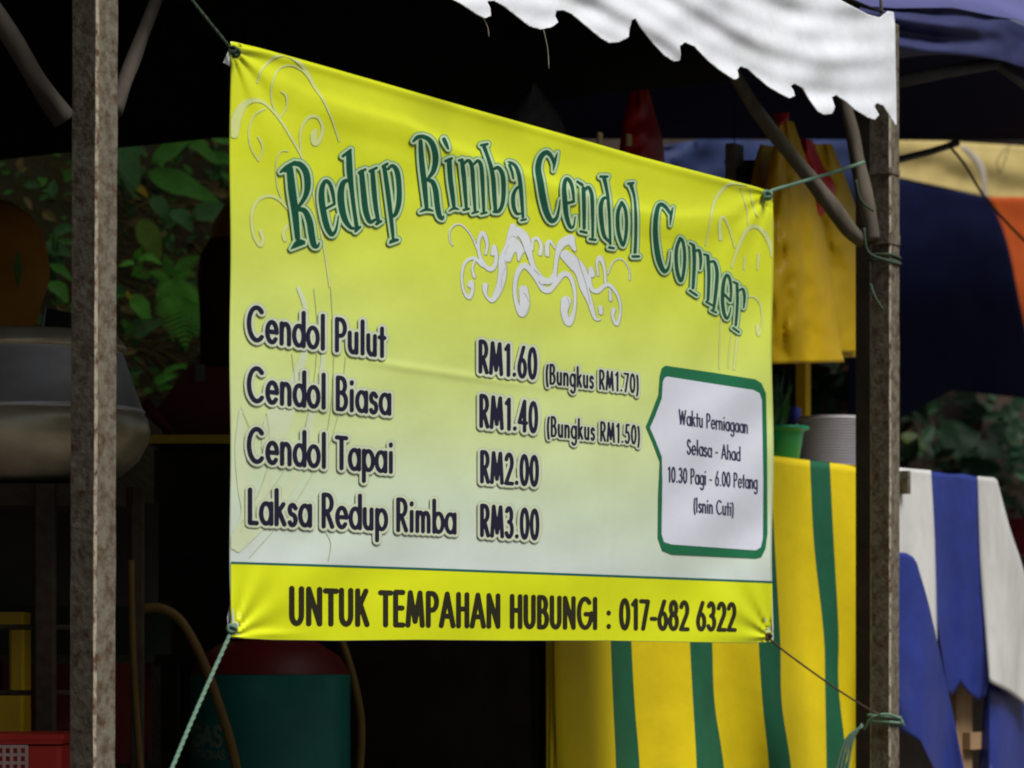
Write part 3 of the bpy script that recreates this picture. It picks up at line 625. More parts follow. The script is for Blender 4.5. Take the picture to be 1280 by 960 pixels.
# ornaments
orn = zs(560, 265, 5.565, [
 [(30,230,3),(12,195,3),(12,130,3),(50,88,3),(100,92,3.5),(160,160,4),(205,260,6)],
 [(262,290,7),(272,215,10),(242,145,13),(212,200,10),(215,280,10),(240,350,13),(290,398,14),(325,370,13),(335,290,10),(320,240,12),(310,290,13)],
 [(240,370,12),(190,325,11),(150,325,9),(108,370,8),(95,460,7),(110,550,8),(145,595,12),(168,550,10),(165,490,14),(150,510,14)], [(185,340,6),(168,390,6),(182,450,9)],
 [(452,100,20),(450,150,34),(425,240,30),(380,330,26),(378,430,28),(355,530,24),(310,612,15),(270,590,7),(256,545,14),(258,510,18)],
 [(450,210,44),(500,265,30)], [(440,230,40),(420,330,16)], [(500,270,24),(490,335,6)],
 [(490,130,26),(535,180,30),(560,270,22),(590,370,15),(640,455,20),(690,482,20),(730,460,20),(745,400,12),(758,300,14),(790,220,26),(850,190,32)],
 [(588,260,6),(590,195,8),(625,185,10),(648,240,11),(640,290,13)], [(690,295,14),(690,225,13),(712,202,8),(742,250,5)],
 [(525,540,30),(532,640,34),(515,705,24),(480,650,13),(463,540,12),(480,430,15),(525,372,18),(570,400,18),(620,470,16),(660,530,20),(700,545,17),(745,500,15),(800,432,17),(850,450,14),(880,550,10),(878,680,10),(840,770,22),(808,700,22),(820,620,34)],
 [(850,185,28),(880,260,12)], [(815,300,34),(870,350,42),(915,420,30),(945,520,28),(985,620,18),(1020,735,10),(1055,748,4)], [(890,330,14),(930,380,20),(960,450,16),(975,520,8)], [(1060,665,14),(1062,700,13)],
 [(1010,430,10),(992,390,9),(985,460,9),(1000,535,12),(1040,550,14),(1090,512,11),(1130,512,11),(1180,580,8),(1200,680,6),(1175,780,10),(1145,730,8),(1150,680,14)],
 [(1042,440,5),(1035,350,8),(1060,318,14),(1086,390,8),(1095,490,8)], [(1005,440,13),(1000,390,7)], [(1125,540,5),(1130,610,9)],
 [(1110,430,2.5),(1145,350,2.5),(1190,325,2.5),(1230,345,2.5),(1262,410,2.5),(1262,470,3)]])
sw = zs(285, 60, 3.692, [
 [(28,395,20),(42,310,21),(80,255,14),(130,240,9),(180,262,6),(240,330,5),(290,410,5),(340,500,4),(380,600,4),(400,700,4),(430,850,4),(450,960,4),(470,1100,4)],
 [(135,160,2.2),(160,90,4),(230,35,6),(290,42,6),(350,90,8),(400,180,6),(440,240,4),(480,330,3),(512,430,2)],
 [(240,320,1.6),(205,260,2),(200,180,2.4),(230,100,3),(290,80,3.4),(350,110,3.4),(390,165,4)], [(240,320,2),(270,270,2.4),(268,220,4),(245,200,3)],
 [(335,480,2.5),(335,380,4),(370,320,7),(415,320,6),(437,370,6),(422,425,8),(400,438,13),(395,400,14),(405,380,8)],
 [(140,520,2),(105,460,2),(95,380,2.4),(120,310,3),(170,280,3)], [(140,520,2),(160,460,3),(140,410,4)],
 [(150,845,8),(162,885,8),(145,910,7),(115,850,6),(110,760,6),(140,700,6),(190,682,6),(240,702,6),(285,755,4)], [(272,820,6),(255,855,7),(262,885,8)],
 [(270,740,1.6),(230,650,1.6),(220,540,1.6),(240,480,1.6),(275,476,1.6)]])
sw += zs(860, 220, 3.692, [
 [(80,320,1.6),(100,220,2),(120,120,6),(160,60,6),(200,34,5),(270,42,3)], [(240,52,1.2),(270,150,1.2),(275,220,1.2)], [(285,60,1.2),(300,140,1.2),(320,190,1.2)],
 [(150,290,8),(146,210,6),(165,190,5),(190,240,3),(215,330,2)], [(200,420,3),(230,330,6),(270,250,8),(310,232,8),(350,260,10),(380,320,9),(388,372,5)],
 [(318,690,7),(325,735,4),(342,680,2.5),(335,600,2.5),(310,560,3.5),(280,555,4)], [(152,650,1.4),(146,760,1.4),(143,890,1.4)], [(202,710,1.4),(190,800,1.4),(185,885,1.4)], [(240,640,2),(225,760,4),(212,890,4)], [(326,360,5),(320,430,3)], [(262,370,3),(258,430,3)]])
sw2 = zs(280, 360, 2.824, [
 [(262,0,6),(285,60,8),(292,130,8),(285,220,11),(262,300,18),(228,400,30),(195,480,36),(160,570,24)], [(190,430,20),(180,480,40),(150,560,18)],
 [(340,120,3),(350,260,8),(320,400,12),(290,540,12),(255,660,16),(190,760,20),(110,850,22),(50,920,12)],
 [(60,430,5),(55,560,16),(70,700,22),(90,800,30),(40,900,24)], [(170,620,12),(130,760,20),(60,860,24)]])
swl = zs(280, 360, 2.824, [
 [(318,0,1.1),(330,150,1.1),(318,330,1.1),(270,540,1.1),(160,720,1.1),(60,830,1.1)], [(378,0,1.1),(388,250,1.1),(370,480,1.1),(320,640,1.1),(220,800,1.1),(90,950,1.1)],
 [(60,420,1.1),(100,520,1.1),(100,600,1.1)], [(150,440,1.1),(160,520,1.1),(155,640,1.1),(60,860,1.1)], [(430,240,1.1),(410,420,1.1),(360,600,1.1)], [(360,860,1.3),(378,900,1.3),(370,960,1.3)], [(240,230,1.1),(250,330,1.1),(240,400,1.1)]])

ornl = zs(560, 265, 5.565, [
 [(425,185,1.3),(450,165,1.3),(500,200,1.3),(535,270,1.3),(560,330,1.3)], [(398,300,1.3),(408,260,1.3),(425,225,1.3)], [(395,330,1.3),(402,380,1.3),(375,450,1.3),(372,530,1.3)],
 [(778,300,1.3),(800,260,1.3),(845,248,1.3),(890,290,1.3),(925,390,1.3),(960,500,1.3),(990,640,1.3)], [(632,480,1.5),(650,503,1.5),(680,510,1.5),(712,498,1.5)], [(600,400,1.2),(640,440,1.2)], [(850,395,1.5),(862,405,1.5)],
 [(528,560,1.2),(555,600,1.2),(560,660,1.2),(540,710,1.2)], [(830,590,1.2),(845,650,1.2),(838,710,1.2)]])
mv = lambda st, dx, dy, g=0: [[(x + dx, y + dy, h + g) for (x, y, h) in s_] for s_ in st]
def layer(name, col, level, strokes, grow=0.0, polys=(), rough=None):
    L_ = Layer()
    for s_ in strokes: L_.line(s_, grow)
    for p in polys: L_.poly(p)
    # keep the print inside the sheet
    tv = np.interp(GX, ta[:, 0], ta[:, 1])[None, :] + 1.0; ba_ = np.array(BOT, float); bv = np.interp(GX, ba_[:, 0], ba_[:, 1])[None, :] - .5
    clipd = np.maximum(np.maximum(tv - GY[:, None], GY[:, None] - bv), np.maximum(288.7 - GX, GX - 965.2)[None, :])
    L_.d = np.maximum(L_.d, clipd)
    return L_.build(name, vinyl(name + '_ink', None, col), level)
strip = [(286, 703.5), (400, 707), (520, 711), (640, 715.5), (760, 720), (880, 724.5), (968, 728), (968, 810), (286, 810)]
panel_o = [(832, 457), (890, 465.5), (944, 474), (952, 479), (957.6, 492), (959, 560), (959.5, 667), (957, 686), (952, 696), (945, 698), (840, 693), (828, 688), (822.5, 672), (823, 620), (825, 577), (816, 553), (807.5, 533), (815, 515), (823.5, 492.5), (825, 470), (827.5, 460)]
panel_i = [(834, 470.6), (890, 479.5), (942, 487.5), (949.5, 491.5), (952.3, 500), (954, 600), (953.5, 673), (951, 684), (945, 688), (839, 680.5), (830, 677.5), (827, 668), (828, 600), (827.3, 571), (820, 552), (812.5, 534.7), (819, 520), (827.3, 498), (828.5, 478), (830.5, 472.5)]
layer('swirl_shadow_print', (.50, .55, .12), 1, mv(sw, .9, .7), .25)
layer('swirl_print', (.57, .64, .24), 2, sw, .1)
layer('stem_band_print', (.54, .62, .40), 2, sw2, .1)
layer('swirl_line_print', (.44, .50, .30), 3, swl)
layer('ornament_shadow_print', (.36, .40, .16), 1, mv(orn, 1.2, 1.0), .3)
layer('ornament_print', (.60, .64, .66), 2, orn, .15)
layer('ornament_line_print', (.30, .33, .30), 3, ornl)
layer('footer_band', YEL, 3, [], 0, [strip])
layer('footer_line', (.012, .10, .09), 4, [[(x, y - .2, 1.35) for (x, y) in strip[:7]]])
layer('panel_border', (.010, .13, .055), 3, [], 0, [panel_o])
layer('panel_field', (.58, .60, .68), 4, [], 0, [panel_i])
tt = T1 + T2; tt2 = T3; tt3 = T4
def fat(st): return [[(x, y, h + (.45 if max(p_[2] for p_ in s_) < 1.75 else 0)) for (x, y, h) in s_] for s_ in st]
tt, tt2, tt3 = fat(tt), fat(tt2), fat(tt3)
def tl(g1, g2, g3): return mv(tt, 0, 0, g1) + mv(tt2, 0, 0, g2) + mv(tt3, 0, 0, g3)
layer('title_outline', (.07, .24, .11), 5, tl(3.6, 3.4, 3.0))
layer('title_halo', (.42, .55, .32), 6, tl(2.6, 2.4, 2.0))
layer('title_lettering', (.004, .066, .036), 7, tl(-.15, -.1, -.1))
mt = menu + prices
layer('menu_outline', (.38, .43, .30), 5, mv(mt, .1, .2, 3.6) + mv(small, .1, .1, 2.7))
layer('menu_halo', (.52, .58, .42), 6, mv(mt, 0, 0, 2.9) + mv(small, 0, 0, 2.1))
layer('menu_lettering', (.012, .010, .030), 7, mt + small)
layer('panel_lettering', (.03, .028, .07), 5, panel_t)
layer('footer_lettering', (.02, .018, .008), 4, foot)

# hem welt along the top and the eyelets
hem = MB(); tube(hem, [Vector(ban(np.array([u]), np.array([cint(TOP, u) + .5]), -.0015)[0]) for u in np.linspace(290, 964, 40)], .0016, 8, 1)
hem.obj('top_hem', vinyl('hem_vinyl', None, YEL), bt)
for (u, v) in ((295, 66), (957, 245), (292, 785), (961, 796)):
    e = MB(); c_ = pix(u, v, .002); n_ = 14; V = []; Fc = []
    for rr_, oo in ((.0075, .0), (.0075, .002), (.0045, .0028), (.004, .0)):
        for j in range(n_): a_ = 2 * math.pi * j / n_; V.append(c_ + B * rr_ * math.cos(a_) + UP * rr_ * math.sin(a_) + N * oo)
    for i in range(3):
        for j in range(n_): Fc.append((i*n_+j, i*n_+(j+1) % n_, (i+1)*n_+(j+1) % n_, (i+1)*n_+j))
    Fc.append(tuple(3*n_+j for j in range(n_)))
    e.add(V, Fc); e.obj('eyelet', M['black'], bt)
# white folded vinyl ends behind the left corners
for q in ([(279, 78), (286, 62), (289, 66), (289, 84)], [(284, 772), (288, 752), (289, 790), (285, 790)]):
    mb = MB(); mb.add([pix(u, v, -.004) for u, v in q] + [pix(u, v, -.006) for u, v in q], [(0, 1, 2, 3), (7, 6, 5, 4), (0, 4, 5, 1), (1, 5, 6, 2), (2, 6, 7, 3), (3, 7, 4, 0)]); mb.obj('folded_corner', M['white_canvas'], bt, False)

# ------------------------------------------------------------------ ropes
def rope(name, pts, r, m, label, knots=(), group='cords tying the banner corners'):
    """three-strand twisted cord"""
    c0 = Vector(pts[0]); t = thing(name, c0, label, 'rope', group)
    P = [Vector(p) for p in catmull(pts, 5)]; L_ = [0]
    for a_, b_ in zip(P, P[1:]): L_.append(L_[-1] + (b_ - a_).length)
    n_ = max(8, int(L_[-1] / (r * 1.6))); path = []
    for i in range(n_ + 1):
        s = L_[-1] * i / n_; k_ = 0
        while k_ < len(P) - 2 and L_[k_ + 1] < s: k_ += 1
        path.append(P[k_].lerp(P[k_ + 1], (s - L_[k_]) / max(1e-9, L_[k_ + 1] - L_[k_])))
    mb = MB()
    for st in range(3):
        q = []
        for i, p in enumerate(path):
            d = (path[min(i + 1, n_)] - path[max(i - 1, 0)]).normalized(); a_ = d.cross(UP); a_ = a_.normalized() if a_.length > .1 else Vector((1, 0, 0)); c_ = d.cross(a_)
            an = i * .75 + st * 2.094; q.append(p + (a_ * math.cos(an) + c_ * math.sin(an)) * r * .45)
        tube(mb, q, r * .62, 5, 1)
    mb.obj('strands', m, t)
    for (c_, rad) in knots:
        kb = MB()
        for j in range(3):
            q = []; ph = random.random() * 6
            for i in range(10): an = 2 * math.pi * i / 9; q.append(Vector(c_) + Vector((math.cos(an + ph) * rad, math.sin(an * 1 + j) * rad * .7, math.sin(an + ph) * rad * (.6 + .2 * j))))
            tube(kb, q, r * .9, 6, 2)
        kb.obj('knot', m, t)
    return t
rope('corner_cord', [pix(294, 66, .012), pix(288, 60, .004), pix(262, 28, -.01), pix(238, -3, -.03), pix(200, -60, -.08)], .0026, M['rope_dark'], 'dark green cord running up from the top left banner corner', [(pix(295, 66, .012), .006), (pix(291, 62, .01), .005)])
rope('corner_cord', [pix(958, 244, .01), pix(966, 238, .008), pix(1000, 228, -.01), pix(1040, 216, -.03), pix(1080, 203, -.035)], .0040, M['rope_green'], 'pale green cord from the top right banner corner to the steep branch', [(pix(959, 244, .01), .008)])
rope('corner_cord', [pix(292, 783, .01), pix(288, 792, .008), pix(262, 850, .03), pix(235, 912, .06), pix(205, 985, .1)], .0034, M['rope_green'], 'pale green cord slanting down left from the bottom left banner corner', [(pix(290, 786, .01), .006)])
rope('corner_cord', [pix(961, 796, .01), pix(970, 806, .006), pix(1010, 836, -.01), pix(1050, 864, -.03), pix(1085, 886, -.03), pix(1100, 893, -.02)], .0022, M['rope_brown'], 'thin brown cord from the bottom right banner corner to the far post', [(pix(961, 795, .012), .006)])
def wrap(c, hw, z, r, m, name, label, turns=2, dz=.012, tails=()):
    mb = MB(); q = []
    for i in range(turns * 16 + 1):
        an = 2 * math.pi * i / 16; s = hw / max(abs(math.cos(an)), abs(math.sin(an))) * .98
        s = min(s, hw * 1.25); q.append(Vector((c.x, c.y, z + dz * i / 16)) + B * s * math.cos(an) + N * s * math.sin(an))
    tube(mb, q, r, 6, 1)
    for tl_ in tails: tube(mb, tl_, r * .9, 6, 4)
    ob = mb.obj(name, m); return tag(ob, label, 'rope', 'cords wound round the far post')
cr_ = pd(1105.5, HV, 6.95)
wrap(cr_, .03, pd(1105, 330, 6.95).z, .0035, M['rope_dark'], 'post_cord', 'green cord wound round the far post where the branches meet it', 2, .012,
     [[pd(1080, 285, 6.88), pd(1085, 315, 6.88), pd(1110, 326, 6.89), pd(1126, 330, 6.92)], [pd(1088, 355, 6.90), pd(1094, 372, 6.88), pd(1104, 388, 6.88)]])
wrap(cr_, .031, pd(1105, 905, 6.95).z, .0036, M['rope_green'], 'post_cord', 'green cord knotted low round the far post with frayed ends', 2, .012,
     [[pd(1080, 912, 6.9), pd(1092, 896, 6.88), pd(1110, 893, 6.88), pd(1124, 898, 6.9)], [pd(1126, 899, 6.9), pd(1130, 908, 6.9)]] +
     [[pd(1078, 905 + i, 6.93), pd(1066 - 3 * i, 925, 6.93), pd(1058 - 5 * i, 970, 6.93)] for i in range(4)])
wrap(pd(1084, HV, 6.93), .017, pd(1084, 262, 6.93).z, .0028, M['rope_dark'], 'branch_cord', 'dark green cord wound round the steep branch beside the far post', 1, .01, [[pd(1070, 225, 6.88), pd(1076, 250, 6.88), pd(1092, 264, 6.89)]])

# ------------------------------------------------------------------ tables and cloths
def cloth_off(u, v): 
    k_ = max(0, (v - 590) / 380)
    return 0.022 * k_ * math.sin((u + (v - 600) * -.10) / 21.0) + .018 * k_ * fbm(u, v * .35, .008, 3) + .006 * math.sin((u * .7 - v * .4) / 23)
tb = thing('stall_table', pix(900, HV, -.6) * 1, 'wooden stall counter hidden under the yellow and green striped cloth', 'table'); tb.location.z = 0
qa, qb = (pix(690, 600, -.38) - P0).dot(B), (pix(1087, 600, -.38) - P0).dot(B)
mb = MB(); box(mb, W3((qa + qb) / 2, -.66, 1.025), AX, ((qb - qa) / 2 - .01, .26, .015)); mb.obj('tabletop', M['dark_timber'], tb, False)
for q in (qa + .04, qb - .04):
    for o in (-.45, -.88):
        mb = MB(); box(mb, W3(q, o, .505), AX, (.02, .02, .505), .002); mb.obj('leg', M['dark_timber'], tb, False)
def vtop(u):  # row of the table edge
    p = pix(u, 500, -.37); return HV - (1.052 - CZ) / p.y * F
cu = [[(693, vtop(693)), (693, 700), (693, 800), (694, 880), (696, 975)],
      [(757, vtop(757)), (759, 700), (763, 805), (766, 880), (770, 975)], [(782, vtop(782)), (785, 700), (789, 805), (793, 880), (800, 975)],
      [(856, vtop(856)), (858, 700), (862, 805), (866, 880), (871, 975)], [(882, vtop(882)), (886, 700), (890, 805), (893, 880), (906, 975)],
      [(938, vtop(938)), (942, 700), (948, 805), (953, 880), (962, 975)], [(962, vtop(962)), (968, 680), (975, 800), (977, 880), (990, 975)],
      [(1012, vtop(1012)), (1017, 680), (1029, 790), (1031, 860), (1033, 975)], [(1037, vtop(1037)), (1042, 680), (1048, 790), (1048, 860), (1060, 975)],
      [(1089, vtop(1089)), (1089, 680), (1089, 800), (1089, 880), (1089, 975)]]
YC, GC = M['yellow_cloth'], M['green_cloth']
cu = [c_ + [(c_[-1][0] + 2, 1120)] for c_ in cu]
tc_ = thing('tablecloth', W3((qa + qb) / 2, -.4, 1.05), 'yellow cloth with dark green stripes draped over the stall counter', 'tablecloth')
ob = sheet('drop', cu, [YC, GC, YC, GC, YC, GC, YC, GC, YC], -.37, cloth_off, tc_, 7, 60)
# top of the cloth lying on the counter, the stripes run back
V = []; Fc = []; mi = []
tops = [c_[0] for c_ in cu]; k_ = 6
for (u, v) in tops:
    for j in range(k_): p = pix(u, v, -.37); V.append(p - N * .565 * j / (k_ - 1) + UP * (-.004 + .003 * math.sin(u + j)) * (j > 0))
for i in range(len(tops) - 1):
    for j in range(k_ - 1): Fc.append((i*k_+j, i*k_+j+1, (i+1)*k_+j+1, (i+1)*k_+j)); mi.append(i % 2)
ob = mesh_obj('top', V, Fc, [YC, GC], tc_, False, mi); ob.modifiers.new('thickness', 'SOLIDIFY').thickness = .002
# end drop on the left side of the counter
p_ = pix(693, vtop(693), -.37); V = []; Fc = []
for i in range(13):
    for j in range(11): V.append(p_ - N * .022 * i / 12 - UP * 1.0 * j / 10 + B * (.002 + .012 * (j / 10) * math.sin(i * 1.3)))
for i in range(12):
    for j in range(10): Fc.append((i*11+j, i*11+j+1, (i+1)*11+j+1, (i+1)*11+j))
mesh_obj('end_drop', V, Fc, YC, tc_)
mb = MB(); box(mb, W3(qa - .0, -.67, .50), AX, (.008, .24, .50)); mb.obj('end_panel', M['dark_timber'], tb, False)

# blue and white tarpaulin over the neighbour's table
tp = thing('striped_tarpaulin', pix(1200, 590, -.3), 'blue and white striped tarpaulin draped over the neighbouring table', 'tarpaulin')
def t_off(u, v):
    k_ = max(0, (v - 600) / 300)
    return .030 * k_ * math.sin(u / 15.0 + .4) + .007 * fbm(u, v * .3, .012, 8) + .010 * k_ * math.cos((u - 1203) / 7.0) * (1 if 1165 < u < 1240 else .3)
BT, WT = M['blue_tarp'], M['white_tarp']
up_c = [[(1118, 584), (1120, 600), (1122, 640), (1124, 770)], [(1140, 586), (1142, 640), (1143, 680), (1148, 800)], [(1163.5, 588), (1167.5, 660), (1170, 740), (1172, 830)],
        [(1162.6, 588.4), (1166.6, 660), (1169, 760), (1185, 866)], [(1190, 591.5), (1194, 660), (1198, 760), (1200, 853)], [(1221, 595), (1224, 700), (1231, 800), (1222, 876)], [(1222, 595.3), (1225, 700), (1232, 800), (1236, 852)],
        [(1242, 597), (1255, 660), (1268, 760), (1262, 866)], [(1246, 600), (1262, 660), (1285, 740), (1300, 895)]]
# the visible pieces, each its own strip of one sheet
sheet('white_stripe', up_c[0:3], [WT], -.30, t_off, tp, 8, 40)
sheet('blue_stripe', [up_c[3], [(1172, 589.5), (1176, 660), (1180, 760), (1191, 869)], up_c[4], [(1203, 592.5), (1206, 660), (1210, 760), (1211, 867)], [(1214, 594), (1217, 680), (1222, 780), (1222, 876)], [(1219, 594.7), (1222, 690), (1229, 790), (1231, 871)], [(1221.5, 595.1), (1224.6, 700), (1232, 800), (1237, 846)]], [BT], -.302, lambda u, v: t_off(u, v), tp, 8, 40)
sheet('white_stripe', up_c[6:9], [WT], -.30, t_off, tp, 8, 40)
sheet('blue_stripe', [[(1118, 690), (1120, 760), (1122, 860), (1124, 912)], [(1132, 691), (1135, 760), (1140, 860), (1150, 926)], [(1141, 696), (1158, 745), (1176, 840), (1178, 985)], [(1146, 704), (1162, 762), (1184, 860), (1210, 985)]], [BT], -.275, t_off, tp, 8, 40)
sheet('blue_stripe', [[(1240, 800), (1231, 870), (1226, 930), (1221, 985)], [(1252, 800), (1250, 880), (1250, 930), (1250, 985)], [(1266, 810), (1268, 900), (1270, 940), (1272, 985)], [(1300, 840), (1302, 920), (1302, 950), (1302, 985)]], [BT], -.345, t_off, tp, 8, 40)
V = []; Fc = []                                                      # the tarpaulin over the table top
for (u, v) in [c_[0] for c_ in up_c]:
    for j in range(5): V.append(pix(u, v, -.30 + t_off(u, v)) - N * .5 * j / 4 - UP * .004 * (j > 0))
n5 = len(up_c)
for i in range(n5 - 1):
    for j in range(4): Fc.append((i*5+j, i*5+j+1, (i+1)*5+j+1, (i+1)*5+j))
mesh_obj('tarpaulin_top', V, Fc, [WT, BT], tp, False, [(1 if i in (3, 4) else 0) for i in range(n5 - 1) for j in range(4)])
nt_ = thing('neighbour_table', pix(1200, HV, -.6), 'raw plank table under the blue and white tarpaulin', 'table'); nt_.location.z = 0
zt = pix(1200, 592, -.3).z; q0, q1 = (pix(1132, 600, -.35) - P0).dot(B), (pix(1250, 600, -.35) - P0).dot(B)
mb = MB(); box(mb, W3((q0+q1)/2, -.59, zt - .03), AX, ((q1-q0)/2, .24, .014)); mb.obj('tabletop', M['light_wood'], nt_, False)
ql = (pix(1206, 900, -.36) - P0).dot(B); qx = (pix(1219, 926, -.342) - P0).dot(B)
mb = MB(); box(mb, W3(ql, -.372, zt/2 - .03), (B, N, UP), (.052, .012, zt/2 - .03), .002); mb.obj('leg', M['light_wood'], nt_, False)
mb = MB(); box(mb, W3(qx, -.348, pix(1220, 926, -.34).z), (B, N, UP), (.040, .011, .022), .002); mb.obj('cross_rail', M['light_wood'], nt_, False)
for q, o in ((q0 + .03, -.42), (q0 + .03, -.8), (q1 - .05, -.8)):
    mb = MB(); box(mb, W3(q, o, zt/2 - .03), AX, (.022, .022, zt/2 - .03), .002); mb.obj('leg', M['light_wood'], nt_, False)
mb = MB(); p = pix(1131, 603, -.29); box(mb, p, AX, (.008, .012, .028)); mb.obj('rail_end', M['rust'], nt_, False)

# ------------------------------------------------------------------ on the counter
def cz_(u, v, o): return pix(u, v, o)
zt = 1.053
def on_table(u, o): p = pix(u, 500, o); return Vector((p.x, p.y, zt))
p = on_table(972, -.55); s = F / p.y                                     # green basin
t = thing('basin', p, 'flared green plastic basin on the striped counter beside the banner', 'basin')
mb = MB(); rt = 38 / s; rb = 26 / s; h = 50 / s
lathe(mb, p, [(rb*.9, .001), (rb, .004), (rt*.86, h*.86), (rt*.88, h*.88), (rt, h*.93), (rt, h), (rt*.95, h), (rt*.84, h*.9), (rb*.9, .008), (0.001, .008)], 40, cap=False); mb.obj('bowl', M['green_plastic'], t)
mb = MB(); lathe(mb, p + UP * h * .90, [(rt*.9, 0), (rt*1.03, .002), (rt*1.05, h*.05), (rt*1.03, h*.1), (rt*.96, h*.1)], 40, cap=False); mb.obj('rim', M['green_plastic'], t)
p = on_table(1040, -.62); s = F / p.y                                    # ribbed bucket
t = thing('ribbed_pail', p, 'grey ribbed pail on the striped counter, behind the green basin', 'pail')
prof = []; n_ = 17; H_ = 74 / s
for i in range(n_):
    z = H_ * (.17 + .81 * i / n_); r = (37 + 5.5 * i / n_) / s; e = H_ * .81 / n_
    prof += [(r, z), (r + .005, z + e*.25), (r + .005, z + e*.6), (r, z + e*.8)]
lathe_p = [(36.5/s, .001), (37/s, H_*.165)] + prof + [(43/s, H_), (41.5/s, H_), (36/s, .03), (.001, .03)]
mb = MB(); lathe(mb, p, lathe_p, 48, cap=False); mb.obj('body', M['grey_plastic'], t)
mb = MB(); lathe(mb, p, [(38/s, .0), (39/s, .01), (39.5/s, H_*.15), (38/s, H_*.16)], 40, cap=False); mb.obj('base_band', mat('dark_grey_plastic', (.13, .13, .17), .5), t)
p = on_table(994, -.74); s = F / p.y                                     # bottle
t = thing('bottle', p, 'small clear bottle with a blue cap standing behind the green basin', 'bottle'); 
mb = MB(); lathe(mb, p, [(13/s, 0), (14/s, .01), (14/s, 44/s), (11/s, 56/s), (6/s, 64/s), (5.5/s, 72/s), (.001, 72/s)], 24, cap=False); mb.obj('body', M['bottle'], t)
mb = MB(); lathe(mb, p + UP * 70 / s, [(7/s, 0), (7.3/s, .003), (7.3/s, 17/s), (6.5/s, 18.5/s), (.001, 18.5/s)], 20, cap=False); mb.obj('cap', M['blue_cap'], t)
mb = MB(); lathe(mb, p + UP * 18 / s, [(14.3/s, 0), (14.4/s, .001), (14.4/s, 16/s), (14.3/s, 16.5/s)], 24, cap=False); mb.obj('wrapper', M['blue_cap'], t)
# yellow stanchion behind
c_ = pix(1004, HV, -1.0); c_.z = 0
mb = MB(); box(mb, Vector((c_.x, c_.y, .8)), AX, (.016, .016, .8), .002); ob = mb.obj('yellow_post', M['yellow_bag'], None, False); tag(ob, 'thin yellow post standing behind the pail, below the hanging bags', 'post')

# ------------------------------------------------------------------ hanging bags
def bag(name, outline_l, outline_r, o, depth, m, label, cat='bag', group=None, seed=1, nx=14, ny=30, amp=.012):
    """closed hanging plastic bag: front and back walls pleated, outline rows given as (v, u_left, u_right)"""
    V = []; Fc = []; L_ = catmull(outline_l, 5); R_ = catmull(outline_r, 5); top_v = L_[0][1]; n1 = ny + 1
    for side in (1, -1):
        for i in range(nx + 1):
            f = i / nx
            for j in range(n1):
                a_ = lerp_curve(L_, j / ny); b_ = lerp_curve(R_, j / ny); u = a_[0] + (b_[0] - a_[0]) * f; v = a_[1] + (b_[1] - a_[1]) * f
                bul = math.sqrt(max(0, 1 - (2 * f - 1) ** 2)) * depth * min(1, .25 + j / ny * 1.2)
                rel = amp * (.9 * abs(fbm(u, v * .22, .028, seed + side)) + .25 * abs(fbm(u + v * .5, v * .5, .04, seed + 3)) + .22 * math.sin(f * 11 + seed + 3 * fbm(u, v, .02, seed)) * max(0, 1 - j / ny * 1.3))
                V.append(pix(u, v, o + side * bul + rel * math.sin(math.pi * f)))
    K = (nx + 1) * n1
    for sd_ in (0, 1):
        for i in range(nx):
            for j in range(ny):
                q = (i*n1+j, i*n1+j+1, (i+1)*n1+j+1, (i+1)*n1+j); q = tuple(x + sd_ * K for x in q); Fc.append(q if sd_ == 0 else q[::-1])
    for i in range(nx): Fc.append((i*n1+ny, K+i*n1+ny, K+(i+1)*n1+ny, (i+1)*n1+ny))
    ob = mesh_obj(name, V, Fc, m); tag(ob, label, cat, group); return ob
g = 'yellow plastic bags hanging from the canopy'
bag('yellow_bag', [(972, 150), (964, 200), (952, 260), (940, 340), (935, 400), (930, 456)], [(992, 152), (1014, 220), (1032, 300), (1042, 370), (1050, 430), (1056, 453)], -.42, .06, M['yellow_bag'], 'long yellow plastic bag hanging closest to the banner edge', 'bag', g, 2, amp=.034, nx=30, ny=60)
bag('yellow_bag', [(1012, 180), (1000, 260), (985, 340), (975, 400), (970, 440)], [(1040, 180), (1070, 260), (1082, 340), (1084, 400), (1084, 441)], -.50, .05, M['yellow_bag'], 'yellow plastic bag hanging next to the dark timber post', 'bag', g, 5, amp=.034, nx=30, ny=60)
bag('yellow_bag', [(950, 180), (940, 220), (932, 300), (930, 380), (930, 446)], [(1010, 190), (1040, 240), (1066, 310), (1070, 380), (1070, 447)], -.56, .04, M['yellow_bag'], 'crumpled yellow bag layered behind the longest hanging bag', 'bag', g, 8, amp=.03, nx=24, ny=50)
bag('red_bag', [(1000, 172), (1003, 200), (1012, 235), (1016, 262), (1018, 276)], [(1016, 176), (1028, 205), (1044, 232), (1040, 250), (1022, 278)], -.44, .03, M['red_bag'], 'crumpled red plastic bag hanging between the yellow bags and the branch', 'bag', None, 3, amp=.03)
bag('red_tie', [(967, 142), (969, 150), (973, 156)], [(986, 141), (986, 150), (980, 156)], -.42, .02, M['red_bag'], 'small red plastic knot tying the top of the longest yellow bag', 'bag tie', None, 4, 8, 8)
bag('dark_red_bag', [(905, 200), (915, 250), (925, 300)], [(960, 200), (968, 260), (966, 330)], -.62, .04, M['dark_red'], 'dark red bag hanging in shade just above the top right banner corner', 'bag', None, 6)
bag('red_net_bag', [(791, 100), (782, 130), (776, 170), (772, 210)], [(808, 100), (818, 140), (828, 175), (832, 215)], -.75, .035, M['red_bag'], 'red string bag hanging in shade above the word Cendol', 'bag', None, 9, amp=.03)
bag('clear_bag', [(664, 104), (650, 122), (635, 145), (620, 200)], [(670, 104), (685, 125), (705, 158), (720, 210)], -.7, .035, M['clear'], 'grey see-through plastic bag hanging in shade above the title', 'bag', None, 11, amp=.02)
